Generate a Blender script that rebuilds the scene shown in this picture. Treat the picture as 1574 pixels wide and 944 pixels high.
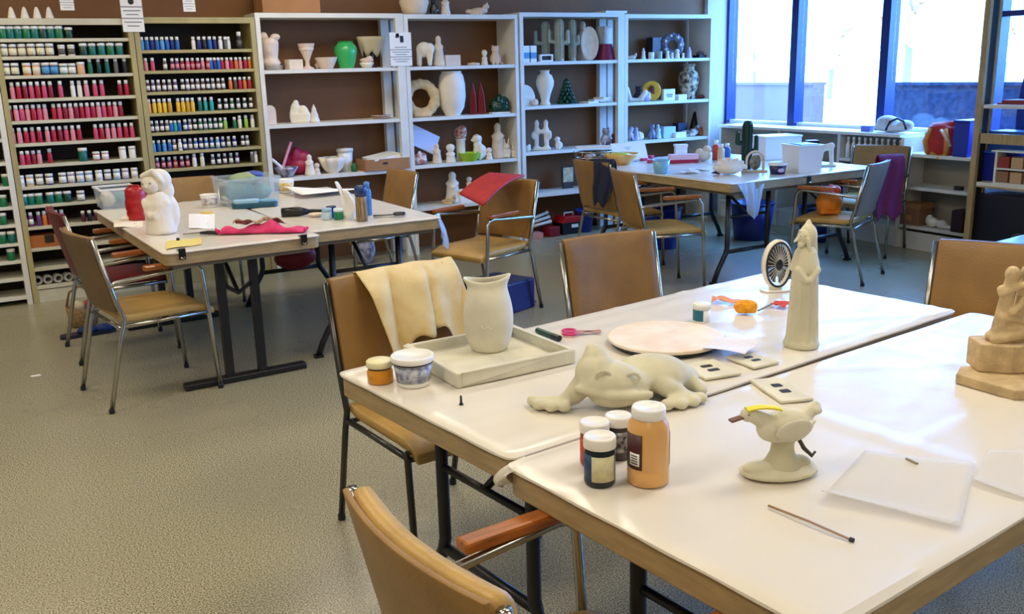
import bpy, bmesh, math, random
from mathutils import Vector, Matrix
for _o in list(bpy.data.objects): bpy.data.objects.remove(_o)
random.seed(7)
PI = math.pi
SC = bpy.context.scene
COL = SC.collection

# ------------------------------------------------------------------ camera
# Room axes: X runs along the shelf wall (to the right), Y towards the shelf wall, Z up; metres.
PHI, PIT, ROL, HC, FPX = 0.50957664, 0.24819056, -0.02680998, 1.52763462, 1440.289
_rt = Vector((math.cos(PHI), -math.sin(PHI), 0))
FW = Vector((math.sin(PHI)*math.cos(PIT), math.cos(PHI)*math.cos(PIT), -math.sin(PIT)))
_up = _rt.cross(FW)
RT = _rt*math.cos(ROL) + _up*math.sin(ROL)
UP = -_rt*math.sin(ROL) + _up*math.cos(ROL)
CAM = Vector((0, 0, HC))
cd = bpy.data.cameras.new('camera'); cam = bpy.data.objects.new('camera', cd); COL.objects.link(cam)
cd.sensor_width = 36; cd.lens = FPX/1574*36; cd.clip_start = .05; cd.clip_end = 300
cam.matrix_world = Matrix(((RT.x, UP.x, -FW.x, CAM.x), (RT.y, UP.y, -FW.y, CAM.y), (RT.z, UP.z, -FW.z, CAM.z), (0, 0, 0, 1)))
SC.camera = cam

# ------------------------------------------------------------------ sky and exposure
w = bpy.data.worlds.new('world'); SC.world = w; w.use_nodes = True
bg = w.node_tree.nodes['Background']
bg.inputs['Color'].default_value = (.13, .37, 1, 1); bg.inputs['Strength'].default_value = 26.0
SC.view_settings.view_transform = 'Standard'; SC.view_settings.look = 'None'
SC.view_settings.exposure = 0.0; SC.view_settings.gamma = 1; SC.view_settings.use_curve_mapping = False
LAMP_W = 19          # watts of each ceiling light, see the ceiling light builder
LAMP_C = (1.0, .90, .74)

# ------------------------------------------------------------------ measuring helpers
def ray(x, y): return RT*((x-787)/FPX) - UP*((y-472)/FPX) + FW
def at(x, y, z=0.0):
    d = ray(x, y); return CAM + d*((z-HC)/d.z)
def wl(x, y, Y):
    d = ray(x, y); return CAM + d*(Y/d.y)
def sd(x, y, X):
    d = ray(x, y); return CAM + d*(X/d.x)
def mpp(P): return (Vector(P)-CAM).dot(FW)/FPX      # metres per pixel at P

# ------------------------------------------------------------------ materials
MATS = {}
def lin(c):
    return tuple((v/255/12.92 if v/255 <= .04045 else ((v/255+.055)/1.055)**2.4) for v in c)
def mat(name, rgb=(200, 200, 200), rough=.5, metal=0., var=0., vscale=8., bump=0., bscale=40., spec=.5, alpha=1., trans=0., coat=0., rgb2=None, emis=0., stretch=None):
    if name in MATS: return MATS[name]
    m = bpy.data.materials.new(name); m.use_nodes = True; MATS[name] = m
    nt = m.node_tree; b = nt.nodes['Principled BSDF']
    c = lin(rgb)+(1,)
    b.inputs['Base Color'].default_value = c
    b.inputs['Roughness'].default_value = rough; b.inputs['Metallic'].default_value = metal
    b.inputs['Specular IOR Level'].default_value = spec
    b.inputs['Alpha'].default_value = alpha; b.inputs['Transmission Weight'].default_value = trans
    b.inputs['Coat Weight'].default_value = coat
    if emis: b.inputs['Emission Color'].default_value = c; b.inputs['Emission Strength'].default_value = emis
    tc = nt.nodes.new('ShaderNodeTexCoord')
    vec = tc.outputs['Object']
    if stretch:
        mp = nt.nodes.new('ShaderNodeMapping'); mp.inputs['Scale'].default_value = stretch
        nt.links.new(vec, mp.inputs['Vector']); vec = mp.outputs['Vector']
    if var or rgb2:
        n = nt.nodes.new('ShaderNodeTexNoise'); n.inputs['Scale'].default_value = vscale; n.inputs['Detail'].default_value = 4
        nt.links.new(vec, n.inputs['Vector'])
        r = nt.nodes.new('ShaderNodeValToRGB'); nt.links.new(n.outputs['Fac'], r.inputs['Fac'])
        c2 = lin(rgb2)+(1,) if rgb2 else None
        r.color_ramp.elements[0].position = .35; r.color_ramp.elements[1].position = .65
        r.color_ramp.elements[0].color = c2 or tuple(v*(1-var) for v in c[:3])+(1,)
        r.color_ramp.elements[1].color = c if c2 else tuple(min(1, v*(1+var)) for v in c[:3])+(1,)
        nt.links.new(r.outputs['Color'], b.inputs['Base Color'])
    if bump:
        n = nt.nodes.new('ShaderNodeTexNoise'); n.inputs['Scale'].default_value = bscale; n.inputs['Detail'].default_value = 3
        nt.links.new(vec, n.inputs['Vector'])
        bp = nt.nodes.new('ShaderNodeBump'); bp.inputs['Strength'].default_value = bump; bp.inputs['Distance'].default_value = .01
        nt.links.new(n.outputs['Fac'], bp.inputs['Height']); nt.links.new(bp.outputs['Normal'], b.inputs['Normal'])
    return m
def paint(rgb, rough=.35, **k): return mat('paint_%d_%d_%d' % rgb, rgb, rough, **k)

# ------------------------------------------------------------------ mesh helpers
class MB:
    def __init__(s): s.v = []; s.f = []
    def add(s, vs, fs):
        o = len(s.v); s.v += [tuple(v) for v in vs]; s.f += [tuple(i+o for i in f) for f in fs]; return s
    def box(s, c, d, M=None):
        x, y, z = d[0]/2, d[1]/2, d[2]/2
        vs = [Vector(q) for q in ((-x,-y,-z),(x,-y,-z),(x,y,-z),(-x,y,-z),(-x,-y,z),(x,-y,z),(x,y,z),(-x,y,z))]
        if M is not None: vs = [M @ v for v in vs]
        c = Vector(c)
        return s.add([v+c for v in vs], [(0,3,2,1),(4,5,6,7),(0,1,5,4),(1,2,6,5),(2,3,7,6),(3,0,4,7)])
    def b2(s, lo, hi):
        return s.box([(a+b)/2 for a, b in zip(lo, hi)], [abs(b-a) for a, b in zip(lo, hi)])
    def bar(s, p, q, wd, th, up=(0,0,1)):
        p, q = Vector(p), Vector(q); d = (q-p); L = d.length; d.normalize(); up = Vector(up)
        if abs(d.dot(up)) > .98: up = Vector((1,0,0))
        sx = d.cross(up).normalized(); u = sx.cross(d)
        M = Matrix((d, sx, u)).transposed()
        return s.box((p+q)/2, (L, wd, th), M)
    def tube(s, path, r, n=8, cap=True, closed=False):
        P = [Vector(p) for p in path]; N = len(P); rs = r if isinstance(r, (list, tuple)) else [r]*N
        T = []
        for i in range(N):
            a = P[i-1] if (i > 0 or closed) else P[i]; b = P[(i+1) % N] if (i < N-1 or closed) else P[i]
            T.append((b-a).normalized())
        u = T[0].orthogonal().normalized(); vs = []
        for i in range(N):
            u = (u - T[i]*u.dot(T[i])).normalized(); v = T[i].cross(u)
            for k in range(n):
                a = 2*PI*k/n; vs.append(P[i]+(u*math.cos(a)+v*math.sin(a))*rs[i])
        fs = []
        for i in range(N if closed else N-1):
            j = (i+1) % N
            for k in range(n): fs.append((i*n+k, i*n+(k+1) % n, j*n+(k+1) % n, j*n+k))
        if cap and not closed:
            fs.append(tuple(range(n-1, -1, -1))); fs.append(tuple((N-1)*n+k for k in range(n)))
        return s.add(vs, fs)
    def lathe(s, prof, n=20, c=(0,0,0), sx=1, sy=1):
        vs = []; fs = []; N = len(prof)
        for r, z in prof:
            for k in range(n):
                a = 2*PI*k/n; vs.append((c[0]+r*sx*math.cos(a), c[1]+r*sy*math.sin(a), c[2]+z))
        for i in range(N-1):
            for k in range(n): fs.append((i*n+k, i*n+(k+1) % n, (i+1)*n+(k+1) % n, (i+1)*n+k))
        if prof[0][0] > 1e-5: fs.append(tuple(range(n-1, -1, -1)))
        if prof[-1][0] > 1e-5: fs.append(tuple((N-1)*n+k for k in range(n)))
        return s.add(vs, fs)
    def ell(s, c, r, nu=14, nv=9, M=None):
        if not isinstance(r, (list, tuple)): r = (r, r, r)
        vs = []; fs = []
        for j in range(nv+1):
            t = PI*j/nv
            for k in range(nu):
                a = 2*PI*k/nu; q = Vector((r[0]*math.sin(t)*math.cos(a), r[1]*math.sin(t)*math.sin(a), -r[2]*math.cos(t)))
                if M is not None: q = M @ q
                vs.append(q+Vector(c))
        for j in range(nv):
            for k in range(nu): fs.append((j*nu+k, j*nu+(k+1) % nu, (j+1)*nu+(k+1) % nu, (j+1)*nu+k))
        return s.add(vs, fs)
    def prism(s, poly, z0, z1, M=None):
        n = len(poly); vs = [Vector((x, y, z0)) for x, y in poly]+[Vector((x, y, z1)) for x, y in poly]
        if M is not None: vs = [M @ v for v in vs]
        fs = [tuple(range(n-1, -1, -1)), tuple(range(n, 2*n))]+[(i, (i+1) % n, n+(i+1) % n, n+i) for i in range(n)]
        return s.add(vs, fs)
    def grid(s, fn, nu, nv):
        vs = [fn(i/(nu-1), j/(nv-1)) for j in range(nv) for i in range(nu)]
        return s.add(vs, [(j*nu+i, j*nu+i+1, (j+1)*nu+i+1, (j+1)*nu+i) for j in range(nv-1) for i in range(nu-1)])
    def mesh(s, name, m, smooth=False):
        me = bpy.data.meshes.new(name); me.from_pydata(s.v, [], s.f); me.validate(); me.update()
        bm = bmesh.new(); bm.from_mesh(me)
        bmesh.ops.remove_doubles(bm, verts=bm.verts, dist=1e-6)
        bmesh.ops.recalc_face_normals(bm, faces=bm.faces); bm.to_mesh(me); bm.free()
        me.materials.append(m)
        if smooth:
            for p in me.polygons: p.use_smooth = True
        return me
    def obj(s, name, m, parent=None, smooth=False, bevel=0, solid=0, remesh=0, sub=0, auto=None):
        o = bpy.data.objects.new(name, s.mesh(name, m, smooth)); COL.objects.link(o)
        if parent: o.parent = parent
        if remesh:
            md = o.modifiers.new('remesh', 'REMESH'); md.mode = 'VOXEL'; md.voxel_size = remesh; md.use_smooth_shade = True
            md = o.modifiers.new('smooth', 'SMOOTH'); md.iterations = 2; md.factor = .5
        if solid:
            md = o.modifiers.new('solid', 'SOLIDIFY'); md.thickness = solid; md.offset = 0
        if sub: md = o.modifiers.new('sub', 'SUBSURF'); md.levels = sub; md.render_levels = sub
        if bevel:
            md = o.modifiers.new('bevel', 'BEVEL'); md.width = bevel; md.segments = 2; md.limit_method = 'ANGLE'; md.angle_limit = .7
        if auto:
            for e in o.data.edges: pass
            o.data.set_sharp_from_angle(angle=auto)
        return o

def tag(o, label, cat, group=None):
    o['label'] = label; o['category'] = cat
    if group: o['group'] = group
    return o
def thing(name, label, cat, loc=(0,0,0), rz=0, group=None):
    o = bpy.data.objects.new(name, None); COL.objects.link(o); o.empty_display_size = .05
    o.location = loc; o.rotation_euler = (0, 0, rz)
    return tag(o, label, cat, group)
def struct(o): o['kind'] = 'structure'; return o
def single(mb, name, m, label, cat, loc=(0,0,0), rz=0, group=None, **k):
    o = mb.obj(name, m, None, **k); o.location = loc; o.rotation_euler = (0, 0, rz); return tag(o, label, cat, group)
def dup(root, loc, rz=0, label=None, group=None, scale=None):
    def cp(o, par):
        c = o.copy(); COL.objects.link(c)
        if par: c.parent = par
        for ch in [x for x in o.children]: cp(ch, c)
        return c
    r = cp(root, None); r.location = loc; r.rotation_euler = (0, 0, rz)
    if label: r['label'] = label
    if group: r['group'] = group
    if scale: r.scale = scale
    return r
RZ = lambda a: Matrix.Rotation(a, 3, 'Z')
RX = lambda a: Matrix.Rotation(a, 3, 'X')
RY = lambda a: Matrix.Rotation(a, 3, 'Y')
ORD = ['zeroth','first','second','third','fourth','fifth','sixth','seventh','eighth','ninth','tenth','eleventh','twelfth','thirteenth','fourteenth','fifteenth','sixteenth','seventeenth','eighteenth','nineteenth','twentieth','twenty-first','twenty-second','twenty-third','twenty-fourth','twenty-fifth','twenty-sixth']

# ------------------------------------------------------------------ shared materials
m_floor = mat('floor_vinyl', (150, 142, 116), .22, rgb2=(128, 119, 92), vscale=3.0, bump=.0)
def _floor():
    nt = m_floor.node_tree; b = nt.nodes['Principled BSDF']
    tc = nt.nodes.new('ShaderNodeTexCoord')
    n1 = nt.nodes.new('ShaderNodeTexNoise'); n1.inputs['Scale'].default_value = 200; n1.inputs['Detail'].default_value = 3
    n2 = nt.nodes.new('ShaderNodeTexNoise'); n2.inputs['Scale'].default_value = 1.3; n2.inputs['Detail'].default_value = 3
    for n in (n1, n2): nt.links.new(tc.outputs['Object'], n.inputs['Vector'])
    r = nt.nodes.new('ShaderNodeValToRGB'); r.color_ramp.elements[0].position = .38; r.color_ramp.elements[1].position = .62
    r.color_ramp.elements[0].color = lin((92, 84, 57))+(1,); r.color_ramp.elements[1].color = lin((196, 186, 150))+(1,)
    nt.links.new(n1.outputs['Fac'], r.inputs['Fac'])
    nt.links.new(r.outputs['Color'], b.inputs['Base Color'])
    rr = nt.nodes.new('ShaderNodeMapRange'); rr.inputs['To Min'].default_value = .24; rr.inputs['To Max'].default_value = .30; b.inputs['Specular IOR Level'].default_value = .55
    nt.links.new(n2.outputs['Fac'], rr.inputs['Value']); nt.links.new(rr.outputs['Result'], b.inputs['Roughness'])
_floor()
m_brown = mat('brown_wall', (124, 82, 42), .7, var=.12, vscale=2.0)
m_cream = mat('cream_wall', (188, 176, 152), .8)
m_ceil = mat('ceiling_tile', (200, 194, 180), .9, bump=.3, bscale=90)
m_white = mat('white_shelf_paint', (226, 222, 208), .5, var=.05, vscale=5)
m_khaki = mat('khaki_rack_wood', (172, 158, 106), .55, var=.12, vscale=6, stretch=(1, 1, .3))
m_palewood = mat('pale_rack_paint', (205, 198, 170), .55, var=.08, vscale=6)
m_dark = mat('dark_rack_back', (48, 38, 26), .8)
m_oak = mat('oak_post', (176, 148, 98), .5, var=.15, vscale=14, stretch=(4, 4, .6))
m_wframe = mat('blue_window_frame', (22, 38, 104), .35)
m_steel = mat('chrome_tube', (176, 174, 166), .22, 1.0)
m_chrome_dark = mat('dark_reflecting_chrome', (74, 74, 70), .3, .8)  # chrome with its dark reflections put into the colour
m_black = mat('black_metal', (22, 22, 24), .4)
m_blackp = mat('black_plastic', (16, 16, 18), .35)
m_vinyl = mat('tan_vinyl', (186, 148, 80), .42, var=.10, vscale=9, bump=.12, bscale=120)
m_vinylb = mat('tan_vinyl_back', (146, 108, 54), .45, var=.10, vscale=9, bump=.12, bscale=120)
m_shell = mat('brown_back_shell', (112, 88, 58), .5, var=.1, vscale=6)
m_greyv = mat('grey_brown_vinyl', (128, 108, 90), .5, var=.1, vscale=9)
m_maroon = mat('maroon_vinyl', (104, 22, 28), .4, var=.12, vscale=8)
m_arm = mat('varnished_armrest_wood', (158, 88, 32), .22, var=.25, vscale=18, stretch=(.6, 5, 5), coat=.4)
m_edge = mat('tan_table_edge', (164, 140, 100), .5, var=.12, vscale=10, stretch=(1, 1, 6))
m_tbl = mat('table_underside', (120, 108, 88), .7)
m_plas = mat('white_plastic_cover', (226, 218, 203), .24, spec=.6, bump=.2, bscale=6)
m_plas_refl = mat('plastic_cover_blue_reflection', (150, 196, 238), .25)  # white plastic with the blue window reflection put into its colour
m_film = mat('clear_film', (205, 220, 235), .2, alpha=.55)
m_bisque = mat('white_bisque', (236, 226, 208), .75, var=.04, vscale=12)
m_green = mat('grey_green_greenware', (214, 208, 184), .75, var=.10, vscale=10)
m_olive = mat('pale_olive_greenware', (207, 200, 170), .75, var=.08, vscale=10)
m_stone = mat('tan_stoneware', (198, 172, 128), .8, var=.18, vscale=22, bump=.5, bscale=60)
m_paper = mat('white_paper', (240, 238, 230), .7)
m_ink = mat('black_ink', (30, 28, 28), .6)
m_card = mat('cardboard', (168, 116, 68), .75, var=.1, vscale=6)
m_clear = mat('clear_plastic', (220, 232, 238), .15, alpha=.22)
m_wplas = mat('white_plastic', (240, 238, 232), .35)
m_red = mat('red_plastic', (170, 22, 26), .35)
m_blue = mat('blue_plastic', (24, 40, 150), .35)

# ------------------------------------------------------------------ the room
XW, YW, ZC = 6.90, 7.68, 2.75
XL, YF = -2.3, -2.9
struct(MB().b2((XL-.1, YF-.1, -.1), (XW+.15, YW+.1, 0)).obj('floor', m_floor))
struct(MB().b2((XL, YW, 0), (XW+.15, YW+.12, ZC)).obj('wall_back', m_brown))
struct(MB().b2((XL-.12, YF, 0), (XL, YW+.12, ZC)).obj('wall_left', m_cream))
struct(MB().b2((XL, YF-.12, 0), (XW+.15, YF, ZC)).obj('wall_front', m_cream))
struct(MB().b2((XL-.12, YF-.12, ZC), (XW+.15, YW+.12, ZC+.1)).obj('ceiling', m_ceil))
WB, WT = .93, 2.5
wr = MB().b2((XW, YF, 0), (XW+.15, YW, WB)).b2((XW, YF, WT), (XW+.15, YW, ZC)).b2((XW, YF, WB), (XW+.15, .6, WT))
struct(wr.obj('wall_right', m_cream))
# window: frame, mullions, panes
win = bpy.data.objects.new('window_1', None); COL.objects.link(win); win.location = (XW, 4.2, WB); struct(win)
def wpart(name, lo, hi, m):
    L = Vector((XW, 4.2, WB)); return MB().b2(Vector(lo)-L, Vector(hi)-L).obj(name, m, win)
MUL = [7.64, 6.70, 5.66, 4.68, 3.66, 2.64, 1.62, .64]
for i, y in enumerate(MUL):
    wd = .085 if i != 3 else .13
    wpart('mullion', (XW-.02, y-wd/2, WB), (XW+.10, y+wd/2, WT), m_wframe)
wpart('frame_rail', (XW-.01, .6, WT-.06), (XW+.10, 7.68, WT), m_wframe)
wpart('frame_rail', (XW+.02, .6, WB), (XW+.10, 7.68, WB+.03), m_wplas)
wpart('transom_bar', (XW+.0, 3.66, 1.82), (XW+.08, 4.62, 1.86), m_wframe)
m_glass = bpy.data.materials.new('window_glass'); m_glass.use_nodes = True
_n = m_glass.node_tree; _n.nodes.clear()
_o = _n.nodes.new('ShaderNodeOutputMaterial'); _t = _n.nodes.new('ShaderNodeBsdfTransparent'); _g = _n.nodes.new('ShaderNodeBsdfGlossy')
_g.inputs['Roughness'].default_value = .02; _x = _n.nodes.new('ShaderNodeMixShader'); _x.inputs[0].default_value = .05
_n.links.new(_t.outputs[0], _x.inputs[1]); _n.links.new(_g.outputs[0], _x.inputs[2]); _n.links.new(_x.outputs[0], _o.inputs[0])
for a, b in zip(MUL[:-1], MUL[1:]):
    wpart('pane', (XW+.045, b+.045, WB+.03), (XW+.051, a-.045, WT-.06), m_glass)
pl = bpy.data.lights.new('window_portal', 'AREA'); pl.shape = 'RECTANGLE'; pl.size = WT-WB; pl.size_y = 7.0; pl.cycles.is_portal = True
po = bpy.data.objects.new('window_portal', pl); COL.objects.link(po); po.location = (XW+.14, 4.14, (WB+WT)/2); po.rotation_euler = (0, PI/2, 0)
# corner strip between the shelf wall and the window
struct(MB().b2((6.62, YW-.05, 0), (6.88, YW, ZC)).obj('trim_1', mat('corner_trim', (196, 180, 176), .6)))

# ceiling lights (the lamps that light the room; above the frame)
def ceiling_light(x, y, n):
    t = thing('ceiling_light', 'recessed rectangular ceiling light, %s counted from the window corner' % ORD[n], 'light', (x, y, ZC-.03), 0, 'ceiling lights')
    MB().b2((-.62, -.32, 0), (.62, -.29, .03)).b2((-.62, .29, 0), (.62, .32, .03)).b2((-.62, -.29, 0), (-.59, .29, .03)).b2((.59, -.29, 0), (.62, .29, .03)).obj('frame', m_wplas, t)
    MB().b2((-.59, -.29, .012), (.59, .29, .02)).obj('diffuser', mat('lit_diffuser', (255, 245, 225), .6, emis=3.0), t)
    l = bpy.data.lights.new('lamp', 'AREA'); l.shape = 'RECTANGLE'; l.size = 1.16; l.size_y = .56; l.energy = LAMP_W; l.color = LAMP_C
    lo = bpy.data.objects.new('lamp', l); COL.objects.link(lo); lo.parent = t; lo.location = (0, 0, .005)
k = 0
for x in (2.2, -.4):
    for y in (6.2, 3.9, 1.6, -.7): k += 1; ceiling_light(x, y, k)

# ------------------------------------------------------------------ outdoors
m_snow = mat('pale_ground', (215, 200, 180), .9)
struct(MB().b2((XW+.15, -40, -.3), (90, 70, -.05)).obj('ground', m_snow))
m_pblue = mat('blue_grey_stucco', (40, 44, 60), .9, spec=.05, var=.25, vscale=18, bump=.5, bscale=30)
m_plil = mat('lavender_stucco', (112, 88, 84), .9, spec=.05, var=.05, vscale=6)
single(MB().b2((-.1, -6.0, 0), (.1, 0, 1.29)).b2((-.13, -6.0, 1.29), (.13, 0, 1.32)), 'garden_wall', m_pblue, 'low blue-grey stucco wall outside the window, behind the red bag', 'wall', (XW+2.4, 7.55, -.05))
single(MB().b2((-.1, -1.3, 0), (.1, 1.2, 1.29)).b2((-.13, -1.3, 1.29), (.13, 1.2, 1.32)), 'garden_wall', m_plil, 'low pale lavender wall outside the leftmost window pane', 'wall', (XW+2.4, 9.9, -.05))
m_leaf = mat('overexposed_foliage', (236, 196, 150), .9, var=.1, vscale=3)  # washed-out daylight is put into the pale leaf colour
def far_tree(x, y, h, i):
    t = thing('distant_tree', 'faint bare-looking tree in the bright haze outside, %s from the left' % ORD[i], 'tree', (x, y, -.05), 0, 'distant trees outside')
    rd = random.Random(i); b = MB()
    for _ in range(26):
        a = rd.random()*6.28; rr = rd.random()**.5*h*.33; z = h*(.42+.5*rd.random()); r = h*.09*(1.2-.5*abs(z/h-.65))
        b.ell((rr*math.cos(a), rr*math.sin(a), z), (r*rd.uniform(.7, 1.3), r*rd.uniform(.7, 1.3), r*rd.uniform(.6, 1)), 7, 5)
    b.obj('crown', m_leaf, t)
    MB().tube([(0, 0, 0), (.05, 0, h*.3), (0, .05, h*.7)], [h*.035, h*.026, h*.012], 7).obj('trunk', mat('pale_bark', (150, 140, 130), .9), t)
for i, (x, y, h) in enumerate([(30, 36, 3.4), (31, 32.5, 3.0), (32, 29, 3.6), (33, 26, 5.6), (34, 22.5, 3.9), (35, 19, 3.6), (36, 16.4, 3.9)]): far_tree(x, y, h, i+1)

# ------------------------------------------------------------------ shelving along the back wall
FY = 7.33                       # front plane of all units on the back wall
BY = 7.655
def sx(px, py, off=.1): return wl(px, py, FY+off).x
def white_unit(label, x0, x1, zs, ztop, solid_right, loc_x, post=.07):
    t = thing('shelving_unit', label, 'shelving', (loc_x, FY, 0))
    X0, X1 = x0-loc_x, x1-loc_x; D = BY-FY
    for z in zs: MB().b2((X0+.005, .002, z-.028), (X1-.005, D, z)).obj('shelf', m_white, t)
    MB().b2((X0, 0, ztop-.035), (X1, D, ztop)).obj('top_board', m_white, t)
    MB().b2((X0, -.004, 0), (X0+.035, .05, ztop-.035)).obj('upright', m_white, t)
    MB().b2((X0, D-.05, 0), (X0+.06, D, ztop-.035)).obj('upright', m_white, t)
    if solid_right: MB().b2((X1-.03, -.004, 0), (X1, D, ztop-.035)).obj('side_panel', m_white, t)
    else:
        MB().b2((X1-post, -.006, 0), (X1, .04, ztop-.035)).obj('upright', m_white, t)
        MB().b2((X1-post-.02, D-.06, 0), (X1-.02, D, ztop-.035)).obj('upright', m_white, t)
    return t
ZA = [1.571, 1.159, .745, .40]; ZD = [1.588, 1.205, .80, .415]
white_unit('white open shelving unit right of the paint racks, with the green vase', 1.955, 3.155, ZA, 1.99, False, 2.5)
white_unit('white open shelving unit holding the tall white vase and the wreath', 3.16, 4.225, [1.571, 1.155, .76, .40], 1.985, True, 3.7)
white_unit('white open shelving unit holding the grey-green cactus figures', 4.245, 5.365, ZD, 2.005, False, 4.8, .075)
white_unit('white open shelving unit beside the window, with the patterned vase', 5.37, 6.43, [1.59, 1.195, .83, .42], 1.995, True, 5.9)

def paint_rack(label, x0, x1, zs, ztop, mshelf, mpost, kick, valance=True):
    lx = (x0+x1)/2; t = thing('paint_rack', label, 'rack', (lx, FY, 0)); X0, X1 = x0-lx, x1-lx; D = BY-FY
    for z in zs: MB().b2((X0+.02, .004, z-.022), (X1-.02, D-.015, z)).obj('shelf', mshelf, t)
    MB().b2((X0, 0, ztop-(.042 if valance else .025)), (X1, .03, ztop)).b2((X0, .03, ztop-.02), (X1, D, ztop)).obj('top_board', mshelf, t)
    for a, b in ((X0, X0+.035), (X1-.035, X1)): MB().b2((a, -.004, 0), (b, D, ztop-.02)).obj('side_panel', mpost, t)
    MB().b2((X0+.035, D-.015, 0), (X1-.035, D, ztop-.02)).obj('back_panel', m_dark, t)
    if kick: MB().b2((X0+.02, .01, 0), (X1-.02, .03, kick)).obj('kick_board', mshelf, t)
    return t
ZP1 = [1.815, 1.70, 1.575, 1.42, 1.273, 1.121, .974, .826, .695, .544, .391, .249, .118]
ZP2 = [1.73, 1.586, 1.437, 1.287, 1.147, 1.006, .88, .745, .55, .34]
ZP0 = [1.815, 1.66, 1.50, 1.33, 1.16, 1.001, .839, .698, .574, .443, .319, .195, .06]
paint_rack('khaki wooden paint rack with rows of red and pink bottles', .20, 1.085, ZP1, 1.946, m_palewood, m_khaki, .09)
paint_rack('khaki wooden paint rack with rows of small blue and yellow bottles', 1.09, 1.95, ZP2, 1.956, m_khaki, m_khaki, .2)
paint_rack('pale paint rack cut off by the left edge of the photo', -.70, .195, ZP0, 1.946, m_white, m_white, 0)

# bottles and jars: one of each kind, then copies that share mesh data
CAPM = {}
def bottle_mesh(h, r, key):
    n = 10
    if key in CAPM: return CAPM[key]
    body = MB().lathe([(r*.92, 0), (r, .004), (r, h*.62), (r*.86, h*.70), (r*.5, h*.76), (r*.5, h*.79)], n)
    cap = MB().lathe([(r*.80, h*.75), (r*.80, h*.97), (r*.66, h)], n)
    lab = MB().lathe([(r*1.02, h*.16), (r*1.02, h*.52)], n)
    CAPM[key] = (body, cap, lab); return CAPM[key]
def jar_mesh(h, r, key):
    if key in CAPM: return CAPM[key]
    n = 14
    body = MB().lathe([(r*.95, 0), (r, .004), (r, h*.74), (r*.9, h*.78)], n)
    cap = MB().lathe([(r*1.04, h*.76), (r*1.04, h*.98), (r*.96, h)], n)
    lab = MB().lathe([(r*1.02, h*.12), (r*1.02, h*.66)], n)
    CAPM[key] = (body, cap, lab); return CAPM[key]
DATA = {}
def md(mb, name, m):
    k = (id(mb), m.name)
    if k not in DATA: DATA[k] = mb.mesh(name, m, True)
    return DATA[k]
def container(kind, x, y, z, h, r, body, lab, cap, label, group):
    mbs = (bottle_mesh if kind == 'bottle' else jar_mesh)(h, r, (kind, round(h, 3), round(r, 4)))
    t = thing('paint_'+kind, label, kind, (x, y, z), random.uniform(0, 6), group)
    for nm, mb, m in zip(('body', 'cap' if kind == 'bottle' else 'lid', 'paper_label'), mbs, (body, cap, lab)):
        if m is None: continue
        o = bpy.data.objects.new(nm, md(mb, nm, m)); COL.objects.link(o); o.parent = t if nm != 'paper_label' else first
        if nm == 'body': first = o
    return t
WHT = (238, 236, 228)
CN = {'red': (176, 24, 52), 'pink': (206, 72, 104), 'crimson': (140, 16, 40), 'rose': (226, 140, 150), 'white': (236, 232, 222), 'teal': (14, 104, 92), 'green': (22, 110, 66), 'dark green': (16, 60, 44),
      'grey': (96, 92, 86), 'brown': (92, 60, 40), 'orange': (214, 116, 40), 'peach': (226, 170, 120), 'navy': (28, 40, 110), 'blue': (36, 96, 170), 'sky blue': (86, 156, 206), 'yellow': (232, 186, 40), 'gold': (200, 150, 40),
      'black': (26, 24, 26), 'purple': (104, 52, 112), 'lilac': (150, 120, 170), 'cream': (232, 222, 190), 'lime': (150, 190, 60), 'turquoise': (40, 166, 160), 'plum': (84, 28, 52)}
def run(rack, shelf_i, z, entries, group, sub=''):
    n = 0
    for (kind, px0, px1, py, cols, h, r, lab) in entries:
        m = len(cols)
        for i, cn in enumerate(cols):
            n += 1
            px = px0 + (px1-px0)*(i/(m-1) if m > 1 else 0)
            p = wl(px, py, FY+.036); dy = random.uniform(-.006, .010)
            hh = h
            lm = paint(CN[lab]) if lab else None
            container(kind, p.x, FY+.036+dy, z, hh, r, paint(CN[cn]), lm, paint(WHT),
                      '%s paint %s, %s from the left on the %s shelf of the %s rack' % (cn, kind, ORD[n], ORD[shelf_i], rack), group)
B, J = 'bottle', 'jar'
G1 = 'paint containers on the red bottle rack'
R1 = 'red-bottle'
def cyc(pat, n): return [pat[(i*i*3+i) % len(pat)] if i % 4 == 3 else pat[i % len(pat)] for i in range(n)]
JH, JR, BH, BR = .082, .0255, .112, .0158
run(R1, 1, ZP1[0], [(J, 4, 91, 55, ['green','teal','teal','green','teal','dark green','teal','green'], JH, JR, None), (J, 106, 106, 55, ['dark green'], JH*.9, JR, None)], G1)
run(R1, 2, ZP1[1], [(J, 6, 77, 82, ['grey','brown','grey','brown','black','brown'], JH, JR, 'cream'), (J, 95, 110, 80, ['white','white'], JH*.9, JR*.9, 'grey'), (J, 128, 184, 79, ['dark green','teal','teal','green','teal'], JH, JR, None)], G1)
run(R1, 3, ZP1[2], [(J, 10, 24, 113, ['grey','black'], JH, JR*.95, 'cream'), (J, 42, 57, 112, ['orange','peach'], JH, JR, 'cream'), (J, 71, 84, 111, ['navy','navy'], JH, JR, 'sky blue'), (J, 98, 111, 110, ['green','grey'], JH*.9, JR, 'white'), (J, 125, 125, 109, ['peach'], JH, JR, None), (B, 139, 192, 107, ['green','dark green','teal','grey','black'], BH*.95, BR, None)], G1)
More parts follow.
